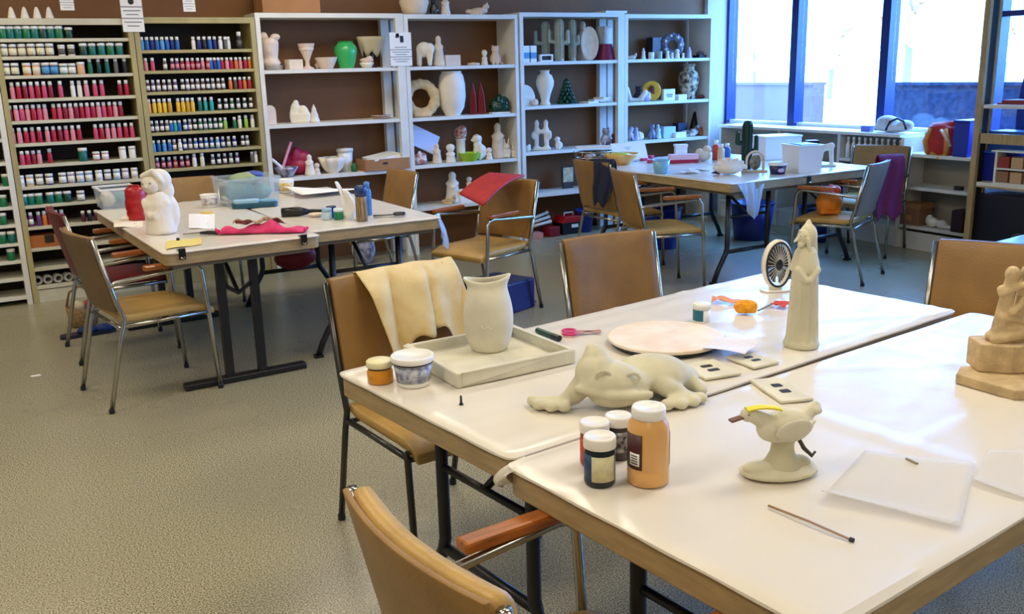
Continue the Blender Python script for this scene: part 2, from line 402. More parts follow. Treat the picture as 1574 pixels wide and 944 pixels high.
run(R1, 4, ZP1[3], [(B, 8, 8, 150, ['black'], BH, BR, None), (B, 20, 79, 147, ['rose','red','crimson','pink','red','pink','crimson'], BH, BR, None), (B, 94, 94, 146, ['pink'], BH, BR, None), (B, 113, 134, 145, ['white','white','rose'], BH, BR, None), (B, 147, 158, 144, ['pink','pink'], BH, BR, None), (B, 185, 195, 142, ['crimson','red'], BH*.95, BR, None)], G1)
run(R1, 5, ZP1[4], [(B, 17, 71, 182, ['crimson','rose','pink','rose','red','pink','rose'], BH*.95, BR, None), (B, 84, 187, 178, ['red','pink','crimson','rose','crimson','red','pink','red','rose','pink','red','rose','crimson'], BH*.95, BR, None)], G1)
run(R1, 6, ZP1[5], [(B, 21, 62, 216, ['rose','rose','red','pink','red'], BH*.95, BR, None), (B, 74, 123, 214, ['rose','red','crimson','pink','rose','red'], BH*.95, BR, None), (B, 148, 204, 210, ['pink','red','rose','rose','pink','red','pink'], BH*.95, BR, None)], G1)
run(R1, 7, ZP1[6], [(B, 35, 62, 250, ['pink','red','crimson','rose'], BH*.85, BR, None), (B, 78, 78, 248, ['red'], BH*.9, BR, None), (J, 128, 128, 243, ['teal'], JH*1.15, JR*1.15, None), (J, 148, 162, 241, ['red','rose'], JH*.75, JR*.9, 'white'), (J, 189, 204, 239, ['white','white'], JH*1.05, JR*.95, None)], G1)
run(R1, 8, ZP1[7], [(J, 32, 77, 283, ['white','peach','grey','navy'], JH*.95, JR*.95, 'white'), (J, 97, 138, 280, ['grey','lilac','sky blue','sky blue'], JH*.95, JR*.95, 'white'), (J, 153, 208, 277, ['white','navy','sky blue','lilac','cream'], JH*.95, JR*.9, 'white')], G1)
run(R1, 9, ZP1[8], [(J, 37, 61, 313, ['teal','teal','green'], JH*.95, JR, None), (J, 78, 105, 311, ['teal','green','dark green'], JH*.95, JR, None), (J, 125, 125, 308, ['grey'], JH*.9, JR, 'white')], G1)
run(R1, 10, ZP1[9], [(B, 40, 49, 347, ['lilac','purple'], BH*.9, BR, 'white'), (B, 61, 97, 345, ['purple','orange','red','rose','lilac'], BH*.9, BR, None), (B, 128, 148, 335, ['plum','black','plum'], BH*.7, BR, None)], G1)
# rolls on the lowest shelf and the box above them
for i in range(5):
    p = wl(58+15.5*i, 432, FY+.07)
    single(MB().lathe([(.03, -.03), (.034, -.025), (.034, .025), (.03, .03), (.018, .03), (.018, -.03)], 16), 'tape_roll', paint((178, 174, 160)), 'grey paper roll lying on the lowest shelf of the red-bottle rack, %s from the left' % ORD[i+1], 'roll', (p.x, p.y, ZP1[12]+.036), 0, 'grey rolls on the lowest shelf').rotation_euler = (PI/2, 0, .1*i)
p = wl(76, 374, FY+.1); t = thing('cardboard_box', 'orange-brown cardboard box on a low shelf of the red-bottle rack', 'box', (p.x, p.y, ZP1[10]))
MB().b2((-.125, -.08, 0), (.125, .08, .085)).obj('body', paint((172, 98, 40), .7), t, bevel=.004)
MB().b2((-.03, -.083, .03), (.03, -.0795, .085)).obj('hand_slot', m_ink, t)
# far left rack
G0 = 'green jars on the cut-off rack'
for i, (zi, pxs, py) in enumerate([(7, (6,), 317), (8, (5,), 343), (9, (5, 19), 372), (6, (10,), 282), (10, (18,), 397)]):
    run('cut-off left', zi+1, ZP0[zi], [(J, pxs[0], pxs[-1], py, ['green', 'teal'][:len(pxs)], JH, JR, None)], G0)
# right paint rack, small bottles
G2 = 'small bottles on the blue bottle rack'; R2 = 'blue-bottle'
sh, sr = .085, .0142
run(R2, 1, ZP2[0], [(B, 211, 273, 72, ['white','sky blue','blue','navy','blue','sky blue','blue','navy','blue'], .092, .015, None), (B, 298, 339, 72, ['white','navy','black','blue','navy','white'], .092, .015, None), (B, 347, 352, 72, ['grey','white'], .09, .0145, None), (B, 368, 368, 70, ['black'], .125, .02, 'grey')], G2)
run(R2, 2, ZP2[1], [(B, 215, 235, 104, ['crimson','rose','pink'], .09, sr, None), (B, 254, 254, 102, ['grey'], sh, sr, 'white'), (B, 265, 320, 102, ['plum','purple','crimson','pink','red','crimson','rose','red'], sh, sr, 'rose'), (B, 324, 336, 101, ['blue','navy','blue'], sh, sr, None), (B, 342, 384, 101, ['red','rose','red','orange','rose','red','orange'], sh, sr, None)], G2)
run(R2, 3, ZP2[2], [(B, 219, 270, 138, ['grey','plum','purple','grey','plum','grey','purple'], sh, sr, 'white'), (B, 281, 344, 136, ['black','grey','plum','grey','brown','black','grey','brown','grey'], sh, sr, 'white'), (B, 355, 384, 134, ['orange','brown','red','orange','red'], sh*1.05, sr, None)], G2)
run(R2, 4, ZP2[3], [(B, 222, 262, 172, ['cream','peach','yellow','yellow','yellow','gold'], .1, .015, None), (B, 275, 297, 171, ['yellow','yellow','gold','yellow'], .1, .015, None), (B, 308, 326, 169, ['teal','turquoise','turquoise'], .1, .015, None), (B, 338, 386, 166, ['dark green','black','green','grey','dark green','black'], sh, sr, 'white')], G2)
run(R2, 5, ZP2[4], [(B, 226, 258, 201, ['grey','black','grey','black','grey'], sh, sr, 'white'), (B, 264, 277, 200, ['blue','turquoise','blue'], sh*.95, sr, None), (B, 285, 340, 198, ['navy','grey','black','green','grey','green','dark green','green'], sh, sr, 'white'), (B, 347, 361, 197, ['lime','green'], sh, sr, None), (B, 369, 389, 196, ['cream','lime','white'], .095, .015, None)], G2)
run(R2, 6, ZP2[5], [(B, 237, 262, 232, ['sky blue','blue','sky blue','blue'], sh, sr, None), (B, 269, 310, 229, ['grey','white','navy','grey','blue','navy'], sh, sr, 'white'), (B, 318, 361, 227, ['blue','blue','sky blue','navy','grey','navy'], sh, sr, 'white'), (B, 374, 381, 224, ['black','grey'], sh, sr, 'white')], G2)
run(R2, 7, ZP2[6], [(B, 243, 290, 260, ['purple','plum','purple','red','plum','crimson'], sh, sr, 'rose'), (B, 300, 312, 258, ['white','cream'], .1, .016, None), (B, 328, 366, 255, ['grey','black','plum','grey','purple'], sh, sr, 'white'), (B, 388, 394, 250, ['grey','white'], sh, sr, None)], G2)

# ------------------------------------------------------------------ tables with plastic covers
TZ = .745           # top of every covered table
def rrect(L, W, r, n=5):
    out = []
    for cx, cy, a0 in ((L/2-r, W/2-r, 0), (-L/2+r, W/2-r, PI/2), (-L/2+r, -W/2+r, PI), (L/2-r, -W/2+r, 1.5*PI)):
        for i in range(n+1): a = a0+PI/2*i/n; out.append((cx+r*math.cos(a), cy+r*math.sin(a)))
    return out
def wishbone(t, x, W, sgn):
    # folding leg frame at local x: two posts that splay outwards below the crossbar
    for s in (-1, 1):
        y = s*W*.26
        MB().tube([(x, y, .70), (x, y, .25), (x, y+s*.012, .21), (x, y+s*.085, .09), (x, y+s*.12, .012)], .018, 8).obj('leg', m_black, t, smooth=True)
        MB().box((x, y+s*.12, .008), (.045, .045, .016)).obj('foot_pad', m_blackp, t)
    MB().tube([(x, -W*.26, .22), (x, W*.26, .22)], .015, 8).obj('crossbar', m_black, t, smooth=True); MB().tube([(x, -W*.26, .47), (x, W*.26, .47)], .011, 8).obj('crossbar', m_black, t, smooth=True)
    MB().tube([(x, 0, .47), (x-sgn*.34, 0, .69)], .011, 8).obj('brace', m_black, t, smooth=True)
def tbar(t, x, W, sgn):
    for s in (-1, 1): MB().b2((x-.02, s*.085-.02, .03), (x+.02, s*.085+.02, .70)).obj('leg', m_black, t)
    MB().b2((x-.03, -W*.42, 0), (x+.03, W*.42, .035)).obj('foot_bar', m_black, t, bevel=.008)
    MB().tube([(x, -.085, .52), (x, 0, .46), (x, .085, .52)], .012, 6).obj('crossbar', m_black, t)
    MB().tube([(x, 0, .46), (x-sgn*.34, 0, .69)], .011, 6).obj('brace', m_black, t)
def table(label, cx, cy, L, W, yaw, legs, cover_label, drape=.016, seed=1, mcover=None, flap=None, group='folding tables'):
    drape = .004
    t = thing('folding_table', label, 'table', (cx, cy, 0), yaw, group)
    MB().prism(rrect(L, W, .03), .678, .736).obj('tabletop', m_edge, t, bevel=.004)
    MB().b2((-L/2+.04, -W/2+.04, .655), (L/2-.04, W/2-.04, .687)).obj('apron', m_tbl, t)
    for sgn in (-1, 1): legs(t, sgn*(L/2-.20), W, sgn)
    rd = random.Random(seed)
    waves = [(rd.uniform(2, 16), rd.uniform(0, PI), rd.uniform(0, 6.28), rd.uniform(.0002, .0006)) for _ in range(9)]
    creases = [(rd.uniform(-.4, .4)*L, rd.uniform(-.5, .5)*W, rd.choice((0, 0, PI/2, .5, -.6, .25)), rd.uniform(.0012, .0026)) for _ in range(15)]
    d = drape; xs = []; 
    def axis(Ln, n):
        a = [-Ln/2-.006-d, -Ln/2-.006-d*.5, -Ln/2-.005]; a += [-Ln/2+.008+(Ln-.016)*i/n for i in range(n+1)]; a += [Ln/2+.005, Ln/2+.006+d*.5, Ln/2+.006+d]; return a
    xs, ys = axis(L, 70), axis(W, 34)
    def pt(x, y):
        ox, oy = max(0, abs(x)-L/2-.004), max(0, abs(y)-W/2-.004); o = max(ox, oy)
        X = max(-L/2-.006, min(L/2+.006, x)); Y = max(-W/2-.006, min(W/2+.006, y))
        # rounded corners
        qx, qy = abs(X)-(L/2+.006-.03), abs(Y)-(W/2+.006-.03)
        if qx > 0 and qy > 0:
            q = math.hypot(qx, qy)
            if q > .03: X = math.copysign(L/2+.006-.03+qx*.03/q, X); Y = math.copysign(W/2+.006-.03+qy*.03/q, Y)
        z = TZ-.002
        for k, a, ph, am in waves: z += am*math.sin(k*(X*math.cos(a)+Y*math.sin(a))+ph)
        for px, py, a, am in creases:
            u = -(X-px)*math.sin(a)+(Y-py)*math.cos(a); z += am*math.exp(-(u/.014)**2)
        z = max(z, .7385)
        if o > 0: z = TZ-.004-o*(1+.15*math.sin(X*23+Y*31))
        return (X, Y, z)
    b = MB(); nx, ny = len(xs), len(ys)
    b.add([pt(x, y) for y in ys for x in xs], [(j*nx+i, j*nx+i+1, (j+1)*nx+i+1, (j+1)*nx+i) for j in range(ny-1) for i in range(nx-1)])
    c = thing('plastic_cover', cover_label, 'table cover', (cx, cy, 0), yaw, 'plastic table covers')
    b.obj('sheet', mcover or m_plas, c, smooth=True, auto=.5)
    if flap:
        for (fx, fy, ang, wd, ln) in flap:
            n = Vector((math.cos(ang), math.sin(ang), 0)); s_ = Vector((-math.sin(ang), math.cos(ang), 0))
            def fn(u, v):
                ww = wd*(1-.55*v); p = Vector((fx, fy, TZ-.006))+s_*((u-.5)*ww)+n*(.01+.05*math.sin(v*1.8)*(1-abs(u-.5))+.012*math.sin(u*14+v*3))
                p.z -= ln*v*(1-.5*abs(u-.5)**1.5*2); return p
            MB().grid(fn, 13, 12).obj('hanging_corner', m_film if ln > .1 else m_plas, c, smooth=True)
    return t
r8 = math.radians
T1 = (1.715, 2.098, 1.80, .77, r8(7.9)); T2 = (1.815, 1.305, 1.84, .765, r8(7.0))
table('folding table in the foreground carrying the frog and the vase', *T1, wishbone, 'white plastic cover under the frog and the square tray', seed=3)
table('nearest folding table, with the duck and the paint jars on it', *T2, wishbone, 'white plastic cover under the duck and the paint jars', seed=5, flap=[(-.88, .375, 2.4, .12, .06)])
table('folding table at left with the bonnet figurine on it', 1.02, 5.46, 1.83, .76, r8(93), tbar, 'cream plastic cover under the bonnet figurine', seed=8)
table('folding table at left with the black-handled scissors on it', 1.80, 5.62, 1.83, .76, r8(91), wishbone, 'cream plastic cover with a film corner hanging by the red-draped chair', seed=9, flap=[(-.86, -.375, -2.0, .26, .20)])
table('folding table near the window with the bowls and pink packets', 4.74, 5.72, 1.83, .76, r8(92), wishbone, 'white plastic cover with a long corner hanging at the blue floor', seed=11, flap=[(-.91, .20, 3.3, .30, .26)])
table('folding table near the window with the dark green cactus on it', 5.52, 5.74, 1.83, .76, r8(91.5), wishbone, 'white plastic cover under the dark green cactus', seed=12)
table('table behind the rightmost chair, cut off by the frame', 4.70, 2.24, 1.83, .70, r8(7), wishbone, 'plastic cover coloured by the blue window reflection, behind the rightmost chair', seed=13, mcover=m_plas_refl)

# ------------------------------------------------------------------ chairs
def chair(label, x, y, yaw, mseat=m_vinyl, mback=m_vinylb, mshell=m_shell, arms=True, zt=.84, mframe=m_steel, marm=m_arm, pad=0):
    t = thing('stacking_chair', label, 'chair', (x, y, 0), yaw, 'stacking chairs')
    hw = .232
    for s in (-1, 1):
        Y = s*hw
        # rear leg runs into the back post
        post = MB().tube([(-.30, Y, .012), (-.215, Y, .36), (-.19, Y, .44), (-.215, Y, .52), (-.285, Y, zt-.01)], .0115, 8).obj('back_post', mframe, t, smooth=True)
        if arms:
            leg = MB().tube([(.235, Y, .012), (.215, Y, .40), (.20, Y, .615), (.18, Y, .64), (.15, Y, .645), (-.215, Y, .615), (-.235, Y, .60)], .0115, 8).obj('front_leg', mframe, t, smooth=True)
            MB().b2((-.075, Y-.021, .652), (.19, Y+.021, .678)).obj('armrest', marm, t, bevel=.007)
        else:
            leg = MB().tube([(.235, Y, .012), (.215, Y, .40), (.205, Y, .425)], .0115, 8).obj('front_leg', mframe, t, smooth=True)
        for px, par in ((-.30, post), (.235, leg)): MB().lathe([(.014, 0), (.014, .02), (.011, .024)], 10, (px, Y, 0)).obj('foot_cap', m_blackp, par)
        MB().tube([(-.205, Y, .405), (.215, Y, .405)], .010, 8).obj('side_rail', mframe, t, smooth=True)
    MB().tube([(.21, -hw, .395), (.21, hw, .395)], .010, 8).obj('cross_rail', mframe, t, smooth=True)
    MB().tube([(-.205, -hw, .395), (-.205, hw, .395)], .010, 8).obj('cross_rail', mframe, t, smooth=True)
    # seat cushion: waterfall front
    def seat(u, v, top):
        X = -.205+.455*u; Yv = (v-.5)*2*(hw-.014)
        z = .448 if top else .415
        z += -.030*max(0, (u-.75)/.25)**2 + .014*max(0, (.2-u)/.2)**2
        if top: z += .012*(1-(2*v-1)**4)*(1-(2*u-1)**4)
        return (X, Yv, z)
    b = MB(); b.grid(lambda u, v: seat(u, v, True), 13, 11)
    n0 = len(b.v); b.grid(lambda u, v: seat(u, v, False), 13, 11)
    rim = [i for i in range(13)]+[13*j+12 for j in range(1, 11)]+[130+i for i in range(11, -1, -1)]+[13*j for j in range(9, 0, -1)]
    b.f += [(rim[k], rim[(k+1) % len(rim)], n0+rim[(k+1) % len(rim)], n0+rim[k]) for k in range(len(rim))]
    b.obj('seat', mseat, t, smooth=True, bevel=.008)
    # backrest: padded front, shell behind, curved across
    def back(u, v, off):
        Yv = (u-.5)*2*(hw-.013); z = .475+(zt-.475)*v
        X = -.205-.085*v - .028*(1-(2*u-1)**2) + off
        return (X, Yv, z)
    def slab(o1, o2, mm, nm, par, bev):
        b = MB(); b.grid(lambda u, v: back(u, v, o1+ (.010*(1-(2*u-1)**6)*(1-(2*v-1)**6) if o1 > .01 else 0)), 13, 9)
        n0 = len(b.v); b.grid(lambda u, v: back(u, v, o2), 13, 9)
        rim = [i for i in range(13)]+[13*j+12 for j in range(1, 9)]+[104+i for i in range(11, -1, -1)]+[13*j for j in range(7, 0, -1)]
        b.f += [(rim[k], rim[(k+1) % len(rim)], n0+rim[(k+1) % len(rim)], n0+rim[k]) for k in range(len(rim))]
        return b.obj(nm, mm, par, smooth=True, bevel=bev)
    slab(.018+pad, -.004, mback, 'backrest', t, .006+pad*.55)
    slab(-.005, -.017, mshell, 'back_shell', t, .003)
    return t
chair('tan stacking chair seen side-on at the left of the bonnet figurine table', .635, 4.86, r8(10))
chair('maroon vinyl chair behind the side-on tan chair at far left', .62, 5.76, r8(4), m_maroon, m_maroon, m_maroon)
chair('tan chair behind the left tables, in front of the blue-bottle rack', 1.25, 6.72, r8(-90), arms=False)
chair('tan chair beyond the black-handled scissors, below the cardboard tray shelf', 2.37, 6.31, r8(183), arms=False)
chair('tan chair with the red cloth over its back', 2.73, 5.25, r8(200))
chair('tan chair with a paint-stained apron thrown over its back', 1.20, 2.68, r8(-84), zt=.87, arms=False, mframe=m_chrome_dark)
chair('tan chair behind the round plate, backrest only in view', 2.26, 2.93, r8(-92), arms=False)
chair('tan chair with the navy jacket, at the left side of the window tables', 4.34, 5.96, r8(2), mshell=m_vinylb)
chair('tan armchair in front of the navy jacket chair, seat in view', 4.09, 5.15, r8(-17), mshell=m_vinylb)
chair('grey-brown chair seen from behind, with purple cloth on its back', 5.33, 4.72, r8(113), m_vinyl, m_greyv, m_greyv)
chair('tan chair beside the low window shelf, behind the purple cloth', 6.25, 5.20, r8(203), mback=m_vinylb)
chair('tan chair at far right behind the carved stone figure', 3.22, 2.14, r8(203), arms=False, zt=.805)
chair('foreground tan armchair with varnished wooden armrest, seen from above', .775, 1.215, r8(5), mback=m_vinyl, mshell=m_vinylb, zt=.855, pad=.018)

# ------------------------------------------------------------------ low shelf under the window
t = thing('low_shelf', 'low white shelf under the window, higher at its left half', 'shelving', (6.6, 6.0, 0))
LX = 6.6; X1 = .285
def lowp(nm, lo, hi, m=m_white): return MB().b2((lo[0]-LX, lo[1]-6.0, lo[2]), (hi[0]-LX, hi[1]-6.0, hi[2])).obj(nm, m, t)
lowp('top_board', (LX-.02, 5.20, .905), (6.89, 7.40, .93))
lowp('top_board', (LX, 4.50, .755), (6.89, 5.20, .78))
for y0, y1 in ((7.36, 7.39), (6.55, 6.58), (5.83, 5.86), (5.17, 5.20)): lowp('upright', (LX, y0, 0), (6.885, y1, .905))
lowp('upright', (LX, 4.50, 0), (6.885, 4.53, .755))
for y0, y1, z in ((6.58, 7.36, .52), (5.86, 6.55, .52), (5.20, 5.83, .70), (4.53, 5.17, .515), (4.53, 5.17, .195), (5.20, 7.36, .17)): lowp('shelf', (LX+.005, y0, z-.025), (6.88, y1, z))
lowp('back_panel', (6.872, 4.53, .17), (6.888, 7.36, .76), mat('grey_panel', (150, 146, 134), .7))
lowp('kick_board', (LX+.02, 4.53, 0), (LX+.035, 7.36, .145))
# bookcase row of white bottles in it
for i in range(10):
    y = 5.79-.060*i
    b = MB().lathe([(.015, 0), (.021, .004), (.021, .115), (.009, .14), (.009, .155), (.013, .156), (.013, .182), (0, .185)], 10)
    single(b, 'squeeze_bottle', m_wplas, 'slim white squeeze bottle in the low window shelf, %s from the left' % ORD[i+1], 'bottle', (LX+.06, y, .70), 0, 'white squeeze bottles in the window shelf', smooth=True)

# right-hand shelf unit with oak posts
t = thing('shelf_rack', 'tall rack with oak posts at the right edge by the window', 'rack', (6.4, 3.7, 0))
def rk(nm, lo, hi, m): return MB().b2((lo[0]-6.4, lo[1]-3.7, lo[2]), (hi[0]-6.4, hi[1]-3.7, hi[2])).obj(nm, m, t)
for (x, y) in ((6.24, 4.29), (6.345, 4.29), (6.24, 3.1), (6.56, 3.1)): rk('post', (x, y-.022, 0), (x+.03, y+.022, 2.0), m_oak)
rk('gap_shade', (6.272, 4.275, 0), (6.343, 4.30, 2.0), m_ink)  # black strip added for the shade in the gap between the posts
for z, m in ((.655, m_white), (1.20, m_white)): rk('shelf', (6.24, 3.08, z-.025), (6.6, 4.25, z), m)
rk('rail', (6.24, 3.08, .93), (6.262, 4.25, 1.0), m_oak)
rk('rail', (6.24, 3.08, .62), (6.258, 4.25, .632), m_oak)
rk('shelf', (6.24, 3.08, .1), (6.6, 4.25, .125), mat('dark_shelf', (40, 36, 44), .6))

# ------------------------------------------------------------------ helpers for modelled pieces
def blob(prims, vox, name, m, parent=None, **k):
    b = MB()
    for p in prims:
        if p[0] == 'e': b.ell(p[1], p[2], 14, 9, p[3] if len(p) > 3 else None)
        elif p[0] == 'c':
            a, q, r0, r1 = Vector(p[1]), Vector(p[2]), p[3], p[4]; n = max(2, int((q-a).length/(min(r0, r1)*.6))+1)
            for i in range(n+1): f = i/n; b.ell(a.lerp(q, f), r0+(r1-r0)*f, 10, 7)
        elif p[0] == 'b': b.box(p[1], p[2], p[3] if len(p) > 3 else None)
        elif p[0] == 'l': b.lathe(p[1], 18, p[2] if len(p) > 2 else (0, 0, 0))
    return b.obj(name, m, parent, remesh=vox, **k)
def blobthing(prims, vox, name, m, label, cat, loc, rz=0, group=None, parts=()):
    """one moulded piece, or an Empty with a body and further parts"""
    if not parts:
        o = blob(prims, vox, name, m); o.location = loc; o.rotation_euler = (0, 0, rz); return tag(o, label, cat, group)
    t = thing(name, label, cat, loc, rz, group); blob(prims, vox, 'body', m, t)
    for nm, pr, mm, vx in parts: blob(pr, vx, nm, mm, t)
    return t
def quadfit(pts, z):
    a, b, c, d = [at(x, y, z) for x, y in pts]
    u = ((b-a)+(c-d))/2; v = ((d-a)+(c-b))/2; ctr = (a+b+c+d)/4
    return ctr, math.atan2(u.y, u.x), u.length, v.length
CA = -PHI      # local x = to the right in the photo, local y = away from the photographer

# ------------------------------------------------------------------ things on the two near tables
# square tray
c, yw, L, W = quadfit([(612, 535), (698, 578), (892, 550), (798, 508)], TZ+.025)
t = thing('square_tray', 'pale square ceramic tray under the grey-green vase', 'tray', (c.x, c.y, TZ), yw)
MB().b2((-L/2+.01, -W/2+.01, 0), (L/2-.01, W/2-.01, .012)).obj('base', m_green, t, bevel=.004)
b = MB()
for s in (-1, 1): b.bar((-L/2, s*(W/2-.008), .02), (L/2, s*(W/2-.008), .02), .016, .04); b.bar((s*(L/2-.008), -W/2+.016, .02), (s*(L/2-.008), W/2-.016, .02), .016, .04)
b.obj('rim', m_green, t, bevel=.004)
TRAYZ = TZ+.0125
# vase with pinched double lip
p = at(752, 536, TRAYZ); m_ = mpp(p)
t = thing('vase', 'grey-green unglazed vase with two pinched lips, on the square tray', 'vase', (p.x, p.y, TRAYZ), CA)
H_ = 112*m_
prof = [(.66, 0), (.70, .02), (.82, .10), (.95, .24), (1.0, .40), (.99, .55), (.90, .70), (.76, .82), (.72, .88), (.80, .95), (.88, 1.0)]
R_ = 37*m_
b = MB(); n = 28; vs = []; 
for j, (r, z) in enumerate(prof):
    for k in range(n):
        a = 2*PI*k/n; f = max(0, (z-.72)/.28)
        sxx = 1+.10*f; syy = 1-.35*f
        lobe = -.16*f*math.exp(-((math.cos(a))/.35)**2) * (1 if math.sin(a) < 0 else .6)
        zz = z*H_ + f*f*(.055*math.cos(2*a)+.03*math.cos(a))*H_*.6
        rr = R_*r*(1+lobe); vs.append((rr*sxx*math.cos(a), rr*syy*math.sin(a), zz))
fs = [(j*n+k, j*n+(k+1) % n, (j+1)*n+(k+1) % n, (j+1)*n+k) for j in range(len(prof)-1) for k in range(n)]
fs.append(tuple(range(n-1, -1, -1))); b.add(vs, fs)
b.obj('body', m_green, t, smooth=True, solid=.007, sub=1)
MB().tube([(-.02, -R_*.97, H_*.42), (-.012, -R_*.99, H_*.36), (.0, -R_*1.0, H_*.40), (.012, -R_*.99, H_*.34)], .0035, 6).obj('relief', m_green, t, smooth=True)
# lidded tub
p = at(636, 590, TZ); m_ = mpp(p)
t = thing('tub', 'round white lidded plastic tub with grey-blue print, beside the tray', 'tub', (p.x, p.y, TZ), CA)
MB().lathe([(24*m_, 0), (25*m_, .003), (30*m_, 38*m_)], 28).obj('body', m_wplas, t, smooth=True)
MB().lathe([(25.9*m_, 7*m_), (29.7*m_, 34*m_)], 28).obj('printed_band', mat('grey_blue_print', (206, 208, 214), .5, rgb2=(110, 118, 150), vscale=70), t, smooth=True)
MB().lathe([(30.3*m_, 35*m_), (32*m_, 36*m_), (32*m_, 38.5*m_)], 28).obj('dark_seam', m_ink, t, smooth=True)
MB().lathe([(32.5*m_, 38*m_), (33.5*m_, 39.5*m_), (33.5*m_, 46*m_), (32*m_, 47.5*m_), (29*m_, 47.5*m_), (28*m_, 46*m_), (0, 46*m_)], 28).obj('lid', m_wplas, t, smooth=True)
# small orange jar
p = at(585, 586, TZ); m_ = mpp(p)
t = thing('paint_jar', 'squat amber paint jar with cream lid at the left table corner', 'jar', (p.x, p.y, TZ), CA)
MB().lathe([(19*m_, 0), (20*m_, 1*m_), (20*m_, 17*m_), (18*m_, 20*m_), (18*m_, 24*m_)], 22).obj('body', paint((222, 148, 34), .2), t, smooth=True)
MB().lathe([(18.3*m_, 22*m_), (18.6*m_, 25*m_)], 22).obj('dark_seam', m_ink, t)
MB().lathe([(20*m_, 24.5*m_), (20.5*m_, 26*m_), (20.5*m_, 33*m_), (19*m_, 34.5*m_), (0, 34.5*m_)], 22).obj('lid', paint((236, 226, 180)), t, smooth=True)
p = at(709, 622, TZ); single(MB().lathe([(.006, 0), (.003, .006), (.0025, .022), (0, .024)], 8), 'push_pin', m_ink, 'tiny dark pin standing on the table in front of the tray', 'pin', (p.x, p.y, TZ))
# markers and pink scissors behind the tray
a, b_ = at(826, 508, TZ+.008), at(860, 521, TZ+.008)
t = thing('marker', 'dark green marker pen lying behind the square tray', 'marker', (a.x, a.y, TZ)); d = b_-a
MB().tube([(0, 0, .009), (d.x*.7, d.y*.7, .009)], .009, 8).obj('barrel', paint((16, 70, 54)), t)
MB().tube([(d.x*.7, d.y*.7, .009), (d.x, d.y, .009)], .0095, 8).obj('cap', m_blackp, t)
p = at(893, 513, TZ); m_ = mpp(p)
t = thing('scissors', 'pink-handled scissors lying behind the square tray', 'scissors', (p.x, p.y, TZ), CA)
for s in (-1, 1):
    MB().tube([(-.035+.02*math.cos(q*PI/5), s*.018+.014*math.sin(q*PI/5), .006) for q in range(10)], .0045, 6, closed=True).obj('handle', paint((206, 60, 120)), t, smooth=True)
    MB().bar((-.015, s*.012, .006), (.06, -s*.012, .006), .012, .003).obj('blade', paint((196, 150, 140), .3), t)
# frog
p = at(958, 622, TZ); m_ = mpp(p); U = 1*m_
def F_(x, y, z): return (x*U, y*U, z*U)
fr = []
E_ = lambda c, r, M=None: fr.append(('e', F_(*c), tuple(q*U for q in r)) + ((M,) if M is not None else ()))
C_ = lambda a, q, r0, r1: fr.append(('c', F_(*a), F_(*q), r0*U, r1*U))
E_((-22, 0, 40), (52, 46, 30)); E_((-40, 6, 52), (34, 36, 30)); E_((-42, 14, 72), (20, 22, 18)); E_((8, 8, 34), (38, 40, 24))      # head and crown
E_((-14, -18, 19), (40, 24, 15)); E_((18, -16, 20), (22, 24, 14))                                     # chin and jowl
E_((50, 46, 34), (62, 52, 30)); E_((86, 66, 22), (44, 40, 20))                                        # body
C_((-60, 4, 34), (-76, -4, 20), 19, 16); C_((-76, -4, 20), (-92, -8, 10), 15, 11)                    # near-left foreleg
for dx, dy in ((-138, 4), (-130, -14), (-112, -24), (-92, -26)): C_((-92, -8, 10), (dx, dy, 8), 10, 8); E_((dx, dy, 9), (11, 11, 9))
C_((44, 20, 40), (66, 0, 26), 18, 16); C_((66, 0, 26), (88, 4, 14), 16, 13)                           # right foreleg
for dx, dy in ((62, -30), (84, -28), (104, -18), (118, -4)): C_((88, 0, 12), (dx, dy, 8), 11, 8); E_((dx, dy, 9), (11, 11, 9))
C_((70, 60, 36), (112, 44, 18), 22, 14); C_((112, 44, 18), (126, 26, 10), 13, 9)                      # hind leg
fr.append(('c', F_(-72, -24, 36), F_(-20, -47, 30), 6*U, 7*U)); fr.append(('c', F_(-20, -47, 30), F_(36, -36, 28), 7*U, 6*U)); fr.append(('e', F_(-44, 20, 84), (13*U, 16*U, 9*U)))   # upper lip
t = thing('frog_figure', 'large grey-green unpainted ceramic frog sprawled on the table', 'figurine', (p.x, p.y, TZ), CA)
blob(fr, 3.2*U, 'body', m_olive, t)
for ex, ey, ez in ((-34, -30, 58), (10, -26, 52)): MB().tube([F_(ex+11*math.cos(q*.7), ey-2-abs(math.sin(q*.35))*2, ez+8*math.sin(q*.7)) for q in range(9)], 2.6*U, 6, closed=True).obj('eyelid', m_olive, t, smooth=True)
# light-switch plates
def plate(pts, label):
    c, yw, L, W = quadfit(pts, TZ+.006)
    t = thing('switch_plate', label, 'plate', (c.x, c.y, TZ), yw, 'ceramic switch plates')
    MB().b2((-L/2, -W/2, 0), (L/2, W/2, .008)).obj('slab', m_green, t, bevel=.003)
    for s in (-1, 1): MB().prism(rrect(L*.13, W*.30, .004), .0082, .0092).obj('slot', m_ink, t).location = (s*L*.13, 0, 0)
plate([(1152, 584), (1202, 619), (1250, 612), (1200, 580)], 'ceramic switch plate with two slots just behind the duck')
plate([(1113, 548), (1157, 564), (1201, 558), (1155, 541)], 'ceramic switch plate farthest from the frog, next to the round plate')
plate([(1045, 561), (1088, 584), (1137, 572), (1096, 552)], 'ceramic switch plate half hidden behind the frog foot')
